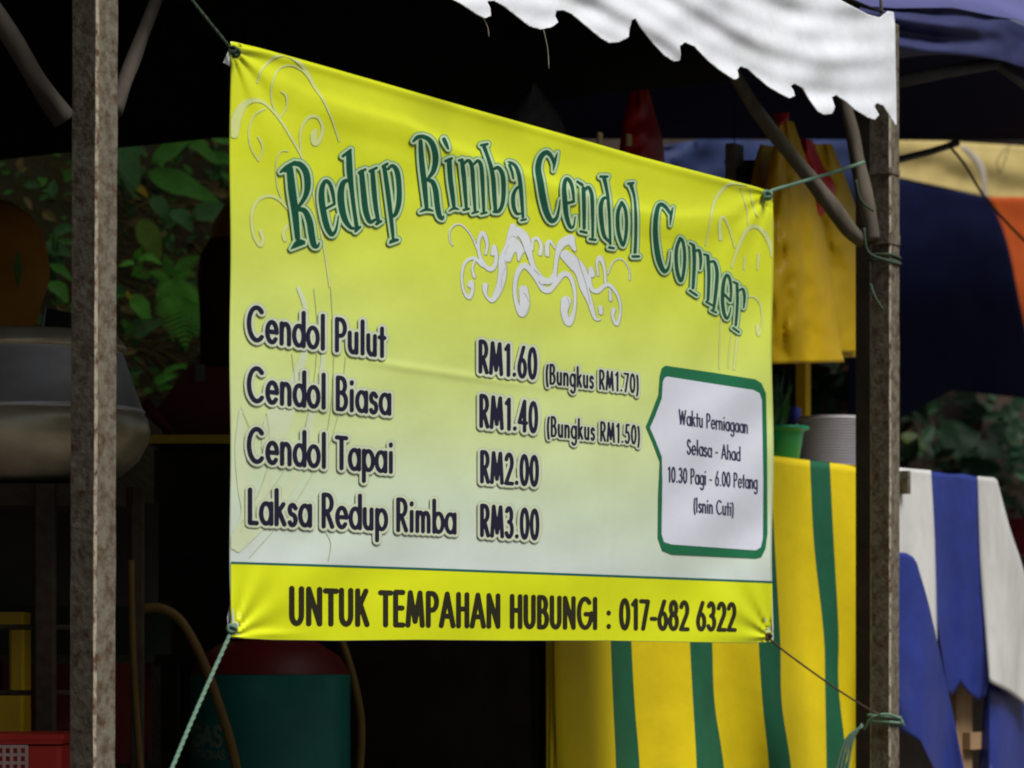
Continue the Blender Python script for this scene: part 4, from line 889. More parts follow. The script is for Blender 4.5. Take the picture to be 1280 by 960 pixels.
for (u, v) in ((750, 173), (786, 175)):
    mb = MB(); box(mb, pix(u, v, -.66), AX, (.010, .004, .013), .002); ob = mb.obj('light_spot', M['cream'], None, False)  # small cream blocks made up to stand for warm spots of light
    tag(ob, 'tiny cream stand-in for a spot of light above the banner, ' + ('left of the red string bag' if u < 760 else 'in front of the red string bag'), 'light_spot', 'cream stand-ins for light spots above the banner')
# grey hanging lamp with round lens
c_ = pix(918, 208, -.6); t = thing('hanging_lamp', c_, 'grey battery lamp with a round lens hanging above the banner corner', 'lamp')
mb = MB(); box(mb, c_, AX, (.027, .014, .052), .006); mb.obj('housing', mat('lamp_grey', (.16, .17, .18), .5), t, False)
mb = MB(); q = []
for rr_, oo in ((.016, .014), (.017, .020), (.013, .021), (.012, .016), (.0005, .015)):
    q.append([c_ - UP * .018 + N * oo + B * rr_ * math.cos(2*math.pi*j/20) + UP * rr_ * math.sin(2*math.pi*j/20) for j in range(20)])
V = [x for rr_ in q for x in rr_]; mb.add(V, [(i*20+j, i*20+(j+1) % 20, (i+1)*20+(j+1) % 20, (i+1)*20+j) for i in range(4) for j in range(20)]); mb.obj('lens', M['black'], t)
mb = MB(); tube(mb, [c_ + UP * .05, c_ + UP * .2 + B * .003, c_ + UP * .42], .0012, 6, 3); mb.obj('cord', M['black'], t)

# ------------------------------------------------------------------ neighbouring canopies
nc = thing('neighbour_canopy', pix(1200, 20, -.1), 'faded blue canvas canopy of the neighbouring stall, top right', 'canopy')
def c_off(u, v): return .02 * math.sin((v - u * .10) / 5.2 + .6 * math.sin(u / 50)) * max(0, min(1, (1245 - u) / 90 + .15)) + .012 * fbm(u, v, .02, 6)
sheet('valance', [[(1040, 2), (1080, 5), (1120, 8), (1190, 11), (1244, 18), (1270, 28), (1310, 44)], [(1040, 82), (1090, 76), (1122, 73), (1178, 68), (1244, 75), (1270, 82), (1310, 95)]], [M['purple_blue']], -.10, c_off, nc, 22, 70)
V = []; Fc = []; tu = [(1040, 2), (1080, 5), (1120, 8), (1190, 11), (1244, 18), (1270, 28), (1310, 44), (1400, 70)]
for (u, v) in tu:
    for j in range(8): p = pix(u, v, -.10); V.append(p - N * .16 * j + UP * (.115 * j * (1 - .04*j) + .01 * math.sin(u * .05 + j)))
for i in range(len(tu) - 1):
    for j in range(7): Fc.append((i*8+j, i*8+j+1, (i+1)*8+j+1, (i+1)*8+j))
ob = mesh_obj('roof', V, Fc, mat('lit_blue_canvas', (.10, .105, .27), .6, (.085, .09, .22), 4), nc); ob.modifiers.new('thickness', 'SOLIDIFY').thickness = .002  # same canvas as the valance, colour brightened as if lit from above
V = []; Fc = []
for i in range(26):
    for j in range(12):
        q = qR + .01 + i * .35; t_ = j / 11; pf_ = W3(q, -.14, 0); zf_ = CZ + (HV - float(np.interp(640 + pf_.x / pf_.y * F, [1122, 1178, 1244, 1310], [70, 64, 71, 88]))) / F * pf_.y; zb_ = 2.40 + (q - 5.79) * .139
        V.append(W3(q, -.14 - 2.16 * t_, zf_ + (zb_ - zf_) * t_ + .12 * math.sin(math.pi * t_)))
for i in range(25):
    for j in range(11): Fc.append((i*12+j, i*12+j+1, (i+1)*12+j+1, (i+1)*12+j))
ob = mesh_obj('inner_roof', V, Fc, M['navy'], nc); ob.modifiers.new('thickness', 'SOLIDIFY').thickness = .002
V = []; Fc = []
for i in range(10):
    for j in range(9): q = qR + .01 + i * .35; V.append(W3(q, -2.29 - j * .17, 2.395 + (q - 5.79) * .139 + .040 * j + .02 * math.sin(i + j)))
for i in range(9):
    for j in range(8): Fc.append((i*9+j, i*9+j+1, (i+1)*9+j+1, (i+1)*9+j))
mesh_obj('added_light_sheet', V, Fc, mat('light_passing_green', (.28, .34, .20), .7, (.22, .27, .15), 4, trans=.75), nc)  # added translucent sheet, lets even light down onto the bank
mb = MB(); tube(mb, [pix(1100, 107, -.17), pix(1180, 90, -.17), pix(1244, 79, -.17)], .016, 10, 1); mb.obj('frame_tube', M['grey_board'], nc)
mb = MB(); tube(mb, [pix(1244, 79, -.17), pix(1300, 120, -.25)], .012, 10, 1); mb.obj('frame_tube', M['grey_board'], nc)
mb = MB(); tube(mb, [pix(1101.5, 24, .02), pix(1101.5, -60, .02)], .004, 8, 1); tag(mb.obj('wire_stay', M['grey_plastic']), 'thin grey wire rising from the far end of the white valance', 'wire')
def soft(u, v): return .03 * fbm(u, v, .01, 2)
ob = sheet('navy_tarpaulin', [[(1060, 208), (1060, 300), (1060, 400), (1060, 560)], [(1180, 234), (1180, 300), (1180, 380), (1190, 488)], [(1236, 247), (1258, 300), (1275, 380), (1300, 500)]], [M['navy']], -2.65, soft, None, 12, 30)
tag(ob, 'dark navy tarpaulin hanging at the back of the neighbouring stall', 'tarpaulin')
def shade_ledge(parent, us_, o, n_=6):                       # added dark sheet behind a tarpaulin, keeps sky light off the bank
    V = []; Fc = []
    for (u, v) in us_:
        p = pix(u, v, o)
        for j in range(n_): V.append(p - N * .2 * j - UP * (.004 + .05 * j))
    for i in range(len(us_) - 1):
        for j in range(n_ - 1): Fc.append((i*n_+j, i*n_+j+1, (i+1)*n_+j+1, (i+1)*n_+j))
    mesh_obj('sky_blocker', V, Fc, M['navy'], parent)
shade_ledge(ob, [(1040, 206), (1060, 208), (1120, 221), (1180, 234), (1228, 245)], -2.65)
ob = sheet('yellow_tarpaulin', [[(1085, 171), (1125, 173), (1180, 176), (1240, 180), (1330, 184)], [(1085, 214), (1125, 224), (1180, 236), (1240, 249), (1330, 272)]], [M['yellow_tarp']], -3.1, lambda u, v: .014 * math.sin((v - .19 * (u - 1125)) / 9.0) + .02 * fbm(u, v, .02, 4), None, 12, 40)
tag(ob, 'pale yellow tarpaulin stretched behind the far post', 'tarpaulin')
ob = sheet('orange_tarpaulin', [[(1233, 246), (1250, 290), (1264, 340), (1272, 395), (1284, 450)], [(1330, 246), (1330, 290), (1330, 340), (1330, 395), (1330, 470)]], [M['orange_tarp']], -2.9, soft, None, 10, 30)
tag(ob, 'orange tarpaulin hanging at the right edge of the picture', 'tarpaulin')
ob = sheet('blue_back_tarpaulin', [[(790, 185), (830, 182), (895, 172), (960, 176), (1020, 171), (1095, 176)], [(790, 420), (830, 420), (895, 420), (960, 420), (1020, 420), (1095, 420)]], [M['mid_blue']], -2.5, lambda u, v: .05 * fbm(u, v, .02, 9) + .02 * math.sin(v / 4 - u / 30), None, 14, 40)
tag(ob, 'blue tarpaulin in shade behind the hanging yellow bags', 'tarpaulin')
shade_ledge(ob, [(780, 186), (830, 183), (895, 175), (960, 178), (1020, 173), (1095, 178)], -2.52)
mb = MB(); tube(mb, [pix(1080, 214, -.9), pix(1125, 199, -.9), pix(1165, 189, -.9), pix(1196, 179, -.9)], .011, 8, 1); tag(mb.obj('dark_pole', M['black']), 'black pole crossing in front of the yellow tarpaulin', 'pole')
mb = MB(); tube(mb, [pix(1060, 168, -2.33), pix(1180, 170, -2.33), pix(1240, 174, -2.33), pix(1330, 180, -2.33)], .02, 8, 1); tag(mb.obj('dark_beam', M['black']), 'black beam along the upper edge of the yellow tarpaulin', 'beam')
mb = MB(); tube(mb, [pix(1188, 184, -.85), pix(1206, 206, -.85), pix(1230, 245, -.85), pix(1262, 282, -.85), pix(1310, 330, -.85)], .0042, 8, 5); tag(mb.obj('cable', M['rope_brown']), 'brown cable sagging across the yellow and orange tarpaulins', 'cable')
ob = sheet('plastic_tape', [[(1200, 184), (1215, 200), (1224, 216), (1228, 240), (1226, 256)], [(1206, 182), (1224, 197), (1232, 214), (1234, 240), (1235, 257)]], [M['pale_tape']], -2.9, None, None, 3, 16); tag(ob, 'strip of pale torn tape dangling over the yellow tarpaulin', 'tape')
mb = MB(); tube(mb, [pix(1258, 184, -2.85), pix(1247, 200, -2.85), pix(1250, 217, -2.85), pix(1256, 200, -2.85), pix(1262, 182, -2.85)], .0024, 6, 4); tag(mb.obj('string_loop', M['black']), 'thin loop of string hanging in front of the yellow tarpaulin', 'string')
mb = MB(); box(mb, pix(1290, 672, -.75), AX, (.11, .05, .055), .01); tag(mb.obj('red_crate', M['dark_red'], None, False), 'dark red crate at the right edge beyond the striped tarpaulin', 'crate')

# ------------------------------------------------------------------ left: cooking stand, pot and things around it
D = 5.9
def pc(u, v, d=D): return pd(u, v, d)
pt = thing('steel_pot', pc(38, 605), 'large steel pot with a wide rounded base behind the near post', 'pot')
s = F / D; c_ = pc(38, HV); c_.z = 0
def Z(v): return CZ + (HV - v) / s
mb = MB(); lathe(mb, c_, [(.001, Z(608)), (70/s, Z(607)), (108/s, Z(598)), (135/s, Z(575)), (147/s, Z(552)), (149/s, Z(538)), (146/s, Z(524)), (141/s, Z(517))], 72, cap=False); mb.obj('bowl', M['brass_steel'], pt)
mb = MB(); lathe(mb, c_, [(141/s, Z(517)), (143/s, Z(514)), (140/s, Z(511)), (128/s, Z(480)), (119/s, Z(452)), (115/s, Z(441))], 72, cap=False); mb.obj('upper_wall', M['steel'], pt)
mb = MB(); lathe(mb, c_, [(115/s, Z(441)), (120/s, Z(438)), (120/s, Z(434)), (112/s, Z(424)), (108/s, Z(419)), (60/s, Z(416)), (.001, Z(415))], 72, cap=False); mb.obj('lid', M['brass_steel'], pt)
# stand under the pot
stn = thing('cooking_stand', c_.copy(), 'dark rusty iron stand carrying the large steel pot', 'stand')
ztop = Z(610)
mb = MB(); box(mb, Vector((c_.x, c_.y, ztop - .02)), XYZ, (.19, .16, .02)); mb.obj('top_frame', M['dull_iron'], stn, False)
mb = MB(); box(mb, Vector((c_.x - .02, c_.y + .19, ztop - .12)), XYZ, (.24, .006, .10)); mb.obj('heat_shield', M['grey_board'], stn, False)
for (u, v, dd, hw) in ((57, HV, D - .16, .018), (172, HV, D - .05, .012), (-60, HV, D - .12, .016), (120, HV, D + .2, .014)):
    p = pc(u, v, dd); zt_ = ztop - .001
    mb = MB(); box(mb, Vector((p.x, p.y, zt_ / 2)), XYZ, (hw, hw, zt_ / 2), .003); mb.obj('leg', M['dull_iron'], stn, False)
for v in (784, 866):
    a_ = pc(-70, v, D - .13); b_ = pc(100, v, D - .13); mb = MB(); tube(mb, [a_, b_], .005, 8, 1); mb.obj('cross_bar', M['dull_iron'], stn)
# yellow jerrycan with its handle opening
d2 = D + .05; jc = thing('jerrycan', pc(0, 918, d2), 'yellow plastic jerrycan standing behind the bars of the cooking stand', 'jerrycan')
def slab(u0, v0, u1, v1, th=.045): 
    a_ = pc(u0, v1, d2); b_ = pc(u1, v0, d2); mb_ = MB(); box(mb_, (a_ + b_) / 2 + Vector((0, th, 0)), XYZ, (abs(b_.x - a_.x) / 2, th, abs(b_.z - a_.z) / 2), .005); return mb_
slab(-70, 868, 29, 925, .05).obj('body', M['yellow_plastic'], jc, False)
slab(11, 784, 30, 867, .045).obj('handle_side', M['yellow_plastic'], jc, False)
slab(-70, 765, 29.5, 783, .045).obj('handle_top', M['yellow_plastic'], jc, False)
# boards behind the stand
mb = MB(); box(mb, pc(90, 785, D + .45), XYZ, (.20, .02, .055)); tag(mb.obj('green_board', mat('dull_green', (.03, .05, .035), .7), None, False), 'dull green board in shade behind the cooking stand', 'board')
mb = MB(); box(mb, pc(95, 890, D + .42), XYZ, (.14, .12, .10), .01); tag(mb.obj('maroon_crate', M['dark_red'], None, False), 'dark maroon crate on the ground behind the stand', 'crate')
# red basket with pale lattice
bk = thing('basket', pc(20, 960, 5.55), 'red plastic basket with pale latticed side at the bottom left', 'basket')
c2 = pc(0, HV, 5.55); c2.z = 0; s2 = F / 5.55
def Z2(v): return CZ + (HV - v) / s2
mb = MB(); box(mb, Vector((c2.x, c2.y, Z2(955))), XYZ, (86/s2, .10, .035), .008); mb.obj('body', M['red_plastic'], bk, False)
mb = MB()
for k_ in range(2):
    box(mb, Vector((c2.x, c2.y, Z2(919 + k_ * 6))), XYZ, ((90 - 3 * k_) / s2, .107 - .003 * k_, .0045), .003)
mb.obj('rim', M['red_plastic'], bk, False)
mb = MB()
for v in (931, 941, 951, 961, 971): box(mb, Vector((c2.x - 20/s2, c2.y - .103, Z2(v))), XYZ, (66/s2, .002, .0028))
for i in range(15): box(mb, Vector((c2.x + (-84 + i * 9.2)/s2, c2.y - .1045, Z2(951))), XYZ, (.0028, .0018, .031))
mb.obj('lattice', M['pale_plastic'], bk, False)
# gas cylinder
D3 = 6.2; s3 = F / D3; c3 = pd(338, HV, D3); c3.z = 0
def Z3(v): return CZ + (HV - v) / s3
gc = thing('gas_cylinder', c3, 'teal gas cylinder with a dark red collar below the banner', 'gas cylinder')
rr0 = 100 / s3
mb = MB(); lathe(mb, c3, [(rr0*.8, 0), (rr0*.8, .03), (rr0*.93, .05), (rr0, .09), (rr0, Z3(846)), (rr0*.995, Z3(843))], 64, cap=False); mb.obj('body', M['teal'], gc)
mb = MB(); lathe(mb, c3, [(rr0*.995, Z3(842.5)), (rr0*.97, Z3(838)), (rr0*.86, Z3(820)), (rr0*.6, Z3(803)), (rr0*.5, Z3(800)), (.001, Z3(798))], 64, cap=False); mb.obj('shoulder', M['dark_red'], gc)
mb = MB(); lathe(mb, c3, [(rr0*.52, Z3(802)), (rr0*.54, Z3(780)), (rr0*.52, Z3(778)), (rr0*.5, Z3(780)), (rr0*.5, Z3(802))], 40, cap=False); mb.obj('collar', M['dark_red'], gc)
# lettering wrapped on the cylinder
mb = MB(); 
def cyl_text(txt, u0, u1, vb, cap, hw):
    W_ = sum(G[c_][0] + .06 for c_ in txt); x = 0
    for c_ in txt:
        for st in G[c_][1]:
            q = []
            for gx, gy in st:
                u = u0 + (u1 - u0) * (x + gx) / W_; v = vb - cap * gy; dx = (u - 338) / 100.0
                dx = max(-.985, min(.985, dx)); an = math.asin(dx)
                q.append(Vector((c3.x + rr0 * 1.004 * math.sin(an), c3.y - rr0 * 1.004 * math.cos(an), Z3(v))))
            for a_, b_ in zip(q, q[1:]):
                d = (b_ - a_); 
                if d.length < 1e-6: continue
                nrm = Vector((((a_+b_)/2).x - c3.x, ((a_+b_)/2).y - c3.y, 0)).normalized(); w_ = d.normalized().cross(nrm) * hw / s3; e_ = d.normalized() * hw / s3 * .7
                mb.add([a_ - w_ - e_, b_ - w_ + e_, b_ + w_ + e_, a_ + w_ - e_], [(0, 1, 2, 3)])
        x += G[c_][0] + .06
cyl_text('GAS', 243, 287, 930, 24, 2.4); cyl_text('PETRONAS', 243, 290, 946, 10, 1.0)
mb.obj('lettering', mat('pale_letter_paint', (.16, .22, .14), .6), gc, False)
# hoses
mb = MB(); tube(mb, [pd(176, 762, 6.0), pd(200, 760, 6.0), pd(226, 776, 6.0), pd(252, 822, 5.98), pd(274, 882, 5.96), pd(290, 935, 5.95), pd(303, 1000, 5.95)], .0092, 10, 6); tag(mb.obj('gas_hose', M['hose']), 'orange brown gas hose arching down in front of the teal cylinder', 'hose', 'gas hoses')
mb = MB(); tube(mb, [pd(415, 770, 6.25), pd(432, 815, 6.22), pd(445, 862, 6.2), pd(452, 915, 6.2), pd(447, 1000, 6.2)], .008, 10, 6); tag(mb.obj('gas_hose', M['hose']), 'dim gas hose hanging down the right side of the teal cylinder', 'hose', 'gas hoses')
mb = MB(); tube(mb, [pd(164, 700, 5.84), pd(166, 800, 5.84), pd(170, 880, 5.84), pd(178, 1000, 5.84)], .007, 10, 4); tag(mb.obj('thin_pipe', M['hose']), 'thin brown pipe standing just right of the near post', 'pipe')
# shelf with yellow edge, red box, brown drum, dark board
sh = thing('side_table', pd(300, 600, 6.9), 'dark low table with a yellow front edge behind the left banner edge', 'table')
sh.location.z = 0; D4 = 6.9; zf = CZ + (HV - 549) / F * D4
mb = MB(); a_ = pd(186, 549, D4); b_ = pd(560, 549, D4); box(mb, (a_ + b_) / 2, XYZ, ((b_.x - a_.x)/2, .006, .0095)); mb.obj('edge_strip', M['yellow_plastic'], sh, False)
mb = MB(); box(mb, (a_ + b_) / 2 + Vector((0, .25, -.001)), XYZ, ((b_.x - a_.x)/2, .242, .008)); mb.obj('tabletop', M['dark_timber'], sh, False)
mb = MB(); box(mb, (a_ + b_) / 2 + Vector((0, .03, -.26)), XYZ, ((b_.x - a_.x)/2 - .01, .01, .24)); mb.obj('front_board', M['dark_timber'], sh, False)
for x in (a_.x + .04, b_.x - .04):
    for y in (D4 + .06, D4 + .45): mb = MB(); box(mb, Vector((x, y, zf/2 - .005)), XYZ, (.018, .018, zf/2 - .005)); mb.obj('leg', M['dark_timber'], sh, False)
zb = zf + .009
rb_ = thing('red_box', pd(260, 545, 7.05), 'dark red box with a small grey label beside the left banner edge', 'box')
f_ = [(196, 512), (236, 456), (330, 462), (330, 545), (204, 545)]
V = [pd(u, v, 7.0) for u, v in f_] + [pd(u, v, 7.0) + Vector((0, .2, 0)) for u, v in f_]
for p in V: p.z = max(p.z, zb)
mb = MB(); mb.add(V, [(0, 1, 2, 3, 4), (9, 8, 7, 6, 5)] + [(i, i + 5, (i + 1) % 5 + 5, (i + 1) % 5) for i in range(5)]); mb.obj('body', M['dark_red'], rb_, False)
mb = MB(); box(mb, pd(250, 466, 6.997), XYZ, (.011, .0015, .019)); mb.obj('label_patch', mat('label_grey', (.10, .11, .12), .6), rb_, False)
mb = MB(); tube(mb, [pd(180, 502, 6.95), pd(196, 522, 6.95), pd(216, 541, 6.95)], [.012, .014, .01], 8, 3); tag(mb.obj('red_strap', M['dark_red']), 'folded dark red strap lying beside the steel pot', 'strap')
c5 = pd(300, HV, 7.5); c5.z = 0; s5 = F / 7.5
mb = MB(); lathe(mb, c5, [(.001, zb), (46/s5, zb), (50/s5, zb + .02), (50/s5, CZ + (HV - 400)/s5), (53/s5, CZ + (HV - 350)/s5), (50/s5, CZ + (HV - 318)/s5), (38/s5, CZ + (HV - 300)/s5), (.001, CZ + (HV - 296)/s5)], 32, cap=False)
tag(mb.obj('brown_drum', M['brown']), 'dark brown bulging sack beside the left banner edge, above the red box', 'sack')
c5b = pd(312, HV, 7.9); c5b.z = 0
mb = MB(); lathe(mb, c5b, [(.001, .9), (40/s5, .92), (56/s5, CZ + (HV - 330)/s5*1.05), (50/s5, CZ + (HV - 280)/s5*1.05), (30/s5, CZ + (HV - 250)/s5*1.05), (.001, CZ + (HV - 240)/s5*1.05)], 24, cap=False)
ob = mb.obj('ochre_sack', M['ochre']); tag(ob, 'ochre sack barely seen behind the dark brown sack', 'sack')
# ochre bundle behind the pot
c6 = pd(-6, 335, 6.6); V = []; Fc = []; nn_, mm_ = 28, 18
for i in range(mm_ + 1):
    th = math.pi * i / mm_
    for j in range(nn_):
        ph = 2 * math.pi * j / nn_; rr_ = 1 + .05 * math.cos(4 * ph) * math.sin(th) + .05 * noise.noise(Vector((math.cos(ph), math.sin(ph), th * 1.5)) * 1.7)
        V.append(c6 + Vector((math.sin(th) * math.cos(ph) * .108 * rr_, math.sin(th) * math.sin(ph) * .09 * rr_, math.cos(th) * .146 * rr_ - (.03 * abs(math.cos(2 * ph)) * (th > 2.2)))))
for i in range(mm_):
    for j in range(nn_): Fc.append((i*nn_+j, (i+1)*nn_+j, (i+1)*nn_+(j+1) % nn_, i*nn_+(j+1) % nn_))
ob = mesh_obj('ochre_bundle', V, Fc, M['ochre']); tag(ob, 'large ochre cloth bundle behind the steel pot at the left edge', 'bundle')
mb = MB(); p = pd(22, 335, 6.505); mb.add([p + Vector((0, 0, .04)), p + Vector((.009, .002, 0)), p + Vector((0, 0, -.045)), p + Vector((-.009, -.002, 0)), p + Vector((0, .003, 0)) ], [(0, 1, 2, 3)]); mb.obj('leaf_mark', M['leaf'], ob, False)
mb = MB(); q = [(56, 384), (92, 392), (100, 430), (50, 430)]
mb.add([pd(u, v, 6.3) for u, v in q] + [pd(u, v, 6.45) for u, v in q], [(0, 1, 2, 3), (7, 6, 5, 4), (0, 4, 5, 1), (1, 5, 6, 2), (2, 6, 7, 3), (3, 7, 4, 0)]); tag(mb.obj('black_tub', M['black'], None, False), 'black plastic tub behind the steel pot lid', 'tub')
mb = MB(); tube(mb, [pd(57, 384, 6.29), pd(51, 430, 6.29)], .0022, 6, 1); tag(mb.obj('metal_skewer', M['grey_plastic']), 'thin grey rod leaning against the black tub', 'rod')
# dark boards closing the space below the banner
mb = MB(); box(mb, pd(590, 900, 7.6), XYZ, (.34, .01, .22)); tag(mb.obj('brown_board', mat('brown_board', (.045, .028, .018), .85, (.03, .02, .013), 10), None, False), 'plain dark brown board in shade below the banner', 'board')

# ------------------------------------------------------------------ plants on the hillside
def leaf_mesh(name, L_, W_, bend=.35, n=7, wavy=0, m='leaf', tip=1.0, fold=.22):
    V = []; Fc = []
    for i in range(n + 1):
        t = i / n; wd = W_ * (math.sin(math.pi * min(1, t ** .75)) ** .8 * (1 - .25 * t) if tip else math.sin(math.pi * t)) + (.0008)
        x = L_ * t; z = -bend * L_ * t * t
        for sgn_, hh in ((-1, fold), (-.5, fold * .4), (0, 0), (.5, fold * .4), (1, fold)):
            V.append(Vector((x, sgn_ * wd / 2, z + hh * wd * .5 + wavy * L_ * .03 * math.sin(i * 2.1 + sgn_))))
    for i in range(n):
        for j in range(4): Fc.append((i*5+j, (i+1)*5+j, (i+1)*5+j+1, i*5+j+1))
    me = bpy.data.meshes.new(name); me.from_pydata([tuple(v) for v in V], [], Fc); me.materials.append(M[m]); me.polygons.foreach_set('use_smooth', [True] * len(Fc)); me.update(); return me
LM = {}
def leaf_obj(parent, p, dirv, L_, W_, m, bend=.35, roll=0.0):
    key = (round(L_ / W_, 0), m, round(bend, 1))
    if key not in LM: LM[key] = leaf_mesh('leaf', 1.0, W_ / L_, bend, 7, 1, m)
    o = bpy.data.objects.new('leaf', LM[key]); C.objects.link(o)
    x = Vector(dirv).normalized(); 
    facing = Vector((0.35, -1, .55)).normalized(); y = facing.cross(x).normalized(); z = x.cross(y).normalized()
    rot = Matrix((x, y, z)).transposed().to_4x4() @ Matrix.Rotation(roll, 4, 'X')
    o.parent = parent; o.matrix_parent_inverse = Matrix.Translation(-parent.location); o.matrix_basis = Matrix.Translation(p) @ rot @ Matrix.Scale(L_, 4); return o
def plant(name, label, base, leaves, mname, group='broad leaved plants on the bank', cat='plant', dep=.12):
    """leaves: (u0, v0, u1, v1, width_px[, material[, bend]]) in the photo; all on one plant standing in front of the bank at pixel base"""
    hp = hill_point(*base); t = thing(name, hp, label, cat, group); d = hp.y - dep
    for lf in leaves:
        u0, v0, u1, v1, wpx = lf[:5]; mm = lf[5] if len(lf) > 5 else mname; bd = lf[6] if len(lf) > 6 else .25
        dd = d + random.uniform(-.05, .05)
        a_ = pd(u0, v0, dd); b_ = pd(u1, v1, dd - .03); L_ = (b_ - a_).length
        leaf_obj(t, a_, (b_ - a_) + UP * bd * L_ * .5, L_ * 1.05, wpx / F * dd, mm, bd, random.uniform(-.25, .25))
        st = MB(); tube(st, [hp, (hp + a_) / 2 + UP * .03, a_], .0035, 5, 3); st.obj('stem', M['leaf_dark'], t)
    return t
plant('broad_leaf_plant', 'plant with long arching leaves between the near post and the banner', (195, 250), [(190, 205, 245, 168, 26), (224, 164, 268, 200, 26), (183, 216, 266, 252, 30), (232, 160, 205, 163, 10), (250, 166, 226, 160, 10)], 'leaf')
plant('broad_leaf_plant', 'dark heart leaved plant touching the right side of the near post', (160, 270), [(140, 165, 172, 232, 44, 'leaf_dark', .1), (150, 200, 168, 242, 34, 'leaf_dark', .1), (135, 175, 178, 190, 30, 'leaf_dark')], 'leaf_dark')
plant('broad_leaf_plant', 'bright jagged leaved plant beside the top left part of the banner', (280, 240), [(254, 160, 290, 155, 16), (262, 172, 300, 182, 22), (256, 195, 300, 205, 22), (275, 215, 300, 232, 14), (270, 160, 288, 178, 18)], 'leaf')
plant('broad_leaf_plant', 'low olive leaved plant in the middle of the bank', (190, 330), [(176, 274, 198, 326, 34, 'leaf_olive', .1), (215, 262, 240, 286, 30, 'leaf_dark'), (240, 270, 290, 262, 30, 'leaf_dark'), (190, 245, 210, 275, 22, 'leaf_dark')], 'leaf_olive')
plant('small_herb', 'small bright herb above the yellow fallen leaf', (170, 345), [(168, 328, 150, 332, 10), (172, 326, 190, 318, 11), (176, 328, 168, 344, 10), (180, 322, 200, 328, 11), (168, 324, 176, 312, 9)], 'leaf_bright', 'small herbs on the bank')
plant('small_herb', 'small bright herb sprouting above the dark red box', (205, 495), [(190, 486, 176, 494, 10), (192, 478, 218, 470, 18), (204, 466, 230, 456, 9), (196, 486, 214, 484, 12), (190, 490, 180, 502, 8), (214, 462, 232, 458, 7)], 'leaf_bright', 'small herbs on the bank')
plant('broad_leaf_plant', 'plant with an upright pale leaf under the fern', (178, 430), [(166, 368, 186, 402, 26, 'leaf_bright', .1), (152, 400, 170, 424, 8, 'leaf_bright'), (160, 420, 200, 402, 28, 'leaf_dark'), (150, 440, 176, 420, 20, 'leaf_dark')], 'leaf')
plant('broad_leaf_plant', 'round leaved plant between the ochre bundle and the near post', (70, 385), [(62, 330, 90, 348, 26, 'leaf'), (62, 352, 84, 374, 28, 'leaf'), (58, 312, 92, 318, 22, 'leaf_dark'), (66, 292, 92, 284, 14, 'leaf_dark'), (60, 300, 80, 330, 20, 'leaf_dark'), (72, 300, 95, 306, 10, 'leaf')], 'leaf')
plant('broad_leaf_plant', 'dim leaf cluster at the top of the bank right of the near post', (195, 145), [(190, 132, 214, 126, 12, 'leaf'), (200, 128, 216, 134, 9, 'leaf')], 'leaf')
# plants under and beyond the neighbour stall, right side
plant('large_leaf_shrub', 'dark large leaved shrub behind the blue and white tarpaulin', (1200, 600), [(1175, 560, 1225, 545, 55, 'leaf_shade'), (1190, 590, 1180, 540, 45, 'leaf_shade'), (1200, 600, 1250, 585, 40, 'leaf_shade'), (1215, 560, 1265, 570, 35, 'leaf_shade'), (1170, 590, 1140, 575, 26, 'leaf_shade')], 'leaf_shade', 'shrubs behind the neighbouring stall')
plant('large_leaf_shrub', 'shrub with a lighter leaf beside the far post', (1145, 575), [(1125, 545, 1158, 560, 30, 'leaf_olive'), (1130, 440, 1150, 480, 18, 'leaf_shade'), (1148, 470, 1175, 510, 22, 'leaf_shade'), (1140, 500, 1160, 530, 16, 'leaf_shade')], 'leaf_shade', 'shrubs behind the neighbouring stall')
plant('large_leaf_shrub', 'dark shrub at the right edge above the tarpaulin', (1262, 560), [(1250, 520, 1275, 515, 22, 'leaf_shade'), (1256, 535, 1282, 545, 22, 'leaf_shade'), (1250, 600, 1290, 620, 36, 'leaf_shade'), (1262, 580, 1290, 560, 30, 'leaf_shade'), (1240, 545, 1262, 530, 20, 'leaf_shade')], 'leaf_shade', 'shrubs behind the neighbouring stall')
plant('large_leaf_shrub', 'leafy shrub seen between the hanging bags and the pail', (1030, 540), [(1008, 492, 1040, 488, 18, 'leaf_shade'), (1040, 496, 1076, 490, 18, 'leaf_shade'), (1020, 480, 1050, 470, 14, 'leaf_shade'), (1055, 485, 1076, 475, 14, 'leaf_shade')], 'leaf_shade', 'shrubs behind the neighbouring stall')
# grassy leaves right beside the banner edge, above the basin
p = on_table(975, -1.1); p.z = 0; t = thing('strap_leaf_plant', p, 'upright strap leaved plant behind the green basin', 'plant')
for i in range(12):
    a_ = pix(972 + random.uniform(-8, 10), 560, -1.1 + random.uniform(-.03, .03)); b_ = pix(955 + i * 3.6, 462 + random.uniform(-6, 26), -1.1)
    leaf_obj(t, a_, b_ - a_, (b_ - a_).length, 9 / F * a_.y, 'leaf' if i % 2 else 'leaf_dark', .1)
st = MB(); tube(st, [p, p + UP * 1.06], .012, 6, 1); st.obj('stem', M['leaf_dark'], t)
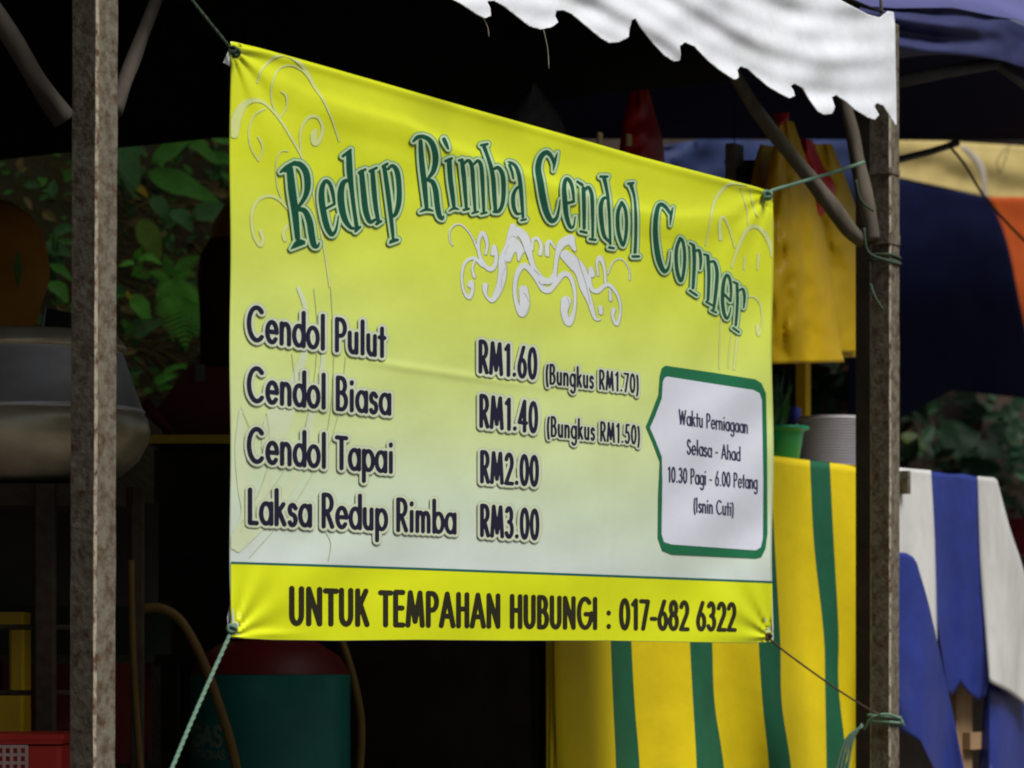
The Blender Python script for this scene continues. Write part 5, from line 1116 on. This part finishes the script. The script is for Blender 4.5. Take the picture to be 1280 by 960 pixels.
# fern
hp = hill_point(222, 430); fn = thing('fern', hp, 'bright green fern spreading over the bank beside the banner', 'fern'); d = hp.y - .16
crown = pd(218, 352, d)
fr_list = [((228, 352), (246, 420)), ((214, 352), (205, 410)), ((222, 348), (232, 436)), ((215, 345), (250, 320)), ((220, 345), (245, 345)), ((214, 350), (196, 372)), ((212, 345), (205, 318)), ((222, 350), (248, 380)), ((216, 350), (216, 425)), ((212, 350), (186, 340))]
for (a0, b0) in fr_list:
    A_ = pd(*a0, d); E_ = pd(*b0, d - .05); mb = MB(); n_ = 15; prev = None; dv = E_ - A_; L_ = dv.length; side = dv.normalized().cross(Vector((.3, -1, .4)).normalized()).normalized(); face = side.cross(dv.normalized())
    for i in range(n_ + 1):
        t_ = i / n_; p = A_ + dv * t_ + face * .10 * L_ * math.sin(math.pi * t_)
        ln = L_ * .30 * math.sin(math.pi * (0.12 + .88 * t_)) * (1 - .25 * t_) + .003
        for sg in (-1, 1):
            q = p + side * sg * ln + dv.normalized() * ln * .35 - face * ln * .2; w_ = dv.normalized() * L_ / n_ * .36
            mb.add([p - w_, p + w_, p.lerp(q, .6) + w_ * .8, q, p.lerp(q, .6) - w_ * .8], [(0, 1, 2, 3, 4)] if sg > 0 else [(4, 3, 2, 1, 0)])
    tube(mb, [A_, (A_ + E_) / 2 + face * .10 * L_, E_], .0012, 4, 3); mb.obj('frond', M['leaf_bright'], fn, False)
    st = MB(); tube(st, [hp, (hp + A_) / 2, A_], .002, 4, 2); st.obj('stem', M['leaf_dark'], fn)
# fallen leaf, dry litter, twigs
def litter(u, v, u1, v1, w_, m, label):
    hp = hill_point(u, v); d = hp.y - .05; a_ = pd(u, v, d); b_ = pd(u1, v1, d - .01); L_ = (b_ - a_).length
    me = leaf_mesh('fallen_leaf', L_, w_ / F * d, .1, 7, 1, m); o = bpy.data.objects.new('fallen_leaf', me); C.objects.link(o)
    x = (b_ - a_).normalized(); y = Vector((.3, -1, .5)).cross(x).normalized(); z = x.cross(y); o.matrix_world = Matrix.Translation(a_) @ Matrix((x, y, z)).transposed().to_4x4(); tag(o, label, 'leaf', 'fallen leaves on the bank')
litter(150, 364, 166, 372, 10, 'yellow_leaf', 'small yellow fallen leaf right beside the near post')
litter(170, 232, 186, 246, 12, 'yellow_leaf', 'orange brown fallen leaf under the dark heart shaped leaves')
litter(150, 384, 172, 392, 13, 'dry', 'pale dry fallen leaf below the yellow one')
litter(196, 288, 218, 302, 12, 'dry', 'pale dry fallen leaf in the middle of the bank')
litter(262, 268, 270, 282, 14, 'dry', 'round grey fallen leaf near the banner edge')
mb = MB(); rnd = random.Random(3)
for i in range(420):
    u = rnd.uniform(140, 300) if i % 3 else rnd.uniform(1000, 1290); v = rnd.uniform(230, 480) if i % 3 else rnd.uniform(430, 640)
    hp = hill_point(u, v) - Vector((0, .02, -.01)); L_ = rnd.uniform(.04, .16); an = rnd.uniform(-.9, .5)
    tube(mb, [hp, hp + Vector((math.cos(an) * L_ * .5, -.01, math.sin(an) * L_ * .5 + .006)), hp + Vector((math.cos(an) * L_, 0, math.sin(an) * L_))], rnd.uniform(.0008, .003), 4, 1)
ob = mb.obj('twig_litter', M['dry']); ob['kind'] = 'stuff'; ob['label'] = 'dry twigs and roots littering the bank'; ob['category'] = 'twigs'
mb = MB(); base_leaf = [(0, 0), (.35, .28), (.7, .22), (1, 0), (.7, -.22), (.35, -.28)]
def cover(n, urange, vrange, smin, smax, mi_w, rnd):
    for i in range(n):
        u = rnd.uniform(*urange); v = rnd.uniform(*vrange); hp = hill_point(u, v) - Vector((0, rnd.uniform(.0, .1), 0)); s_ = rnd.uniform(smin, smax)
        x = Vector((rnd.uniform(-1, 1), rnd.uniform(-.5, .2), rnd.uniform(-.6, .7))).normalized(); y = Vector((rnd.uniform(-.3, .6), -1, rnd.uniform(.1, .9))).cross(x).normalized()
        nz_ = x.cross(y)
        mb.add([hp + x * a_ * s_ + y * b_ * s_ - nz_ * (a_ * a_ * .2 + abs(b_) * -.25) * s_ for a_, b_ in base_leaf], [(0, 1, 2, 3), (0, 3, 4, 5)], rnd.choice(mi_w))
rnd = random.Random(5)
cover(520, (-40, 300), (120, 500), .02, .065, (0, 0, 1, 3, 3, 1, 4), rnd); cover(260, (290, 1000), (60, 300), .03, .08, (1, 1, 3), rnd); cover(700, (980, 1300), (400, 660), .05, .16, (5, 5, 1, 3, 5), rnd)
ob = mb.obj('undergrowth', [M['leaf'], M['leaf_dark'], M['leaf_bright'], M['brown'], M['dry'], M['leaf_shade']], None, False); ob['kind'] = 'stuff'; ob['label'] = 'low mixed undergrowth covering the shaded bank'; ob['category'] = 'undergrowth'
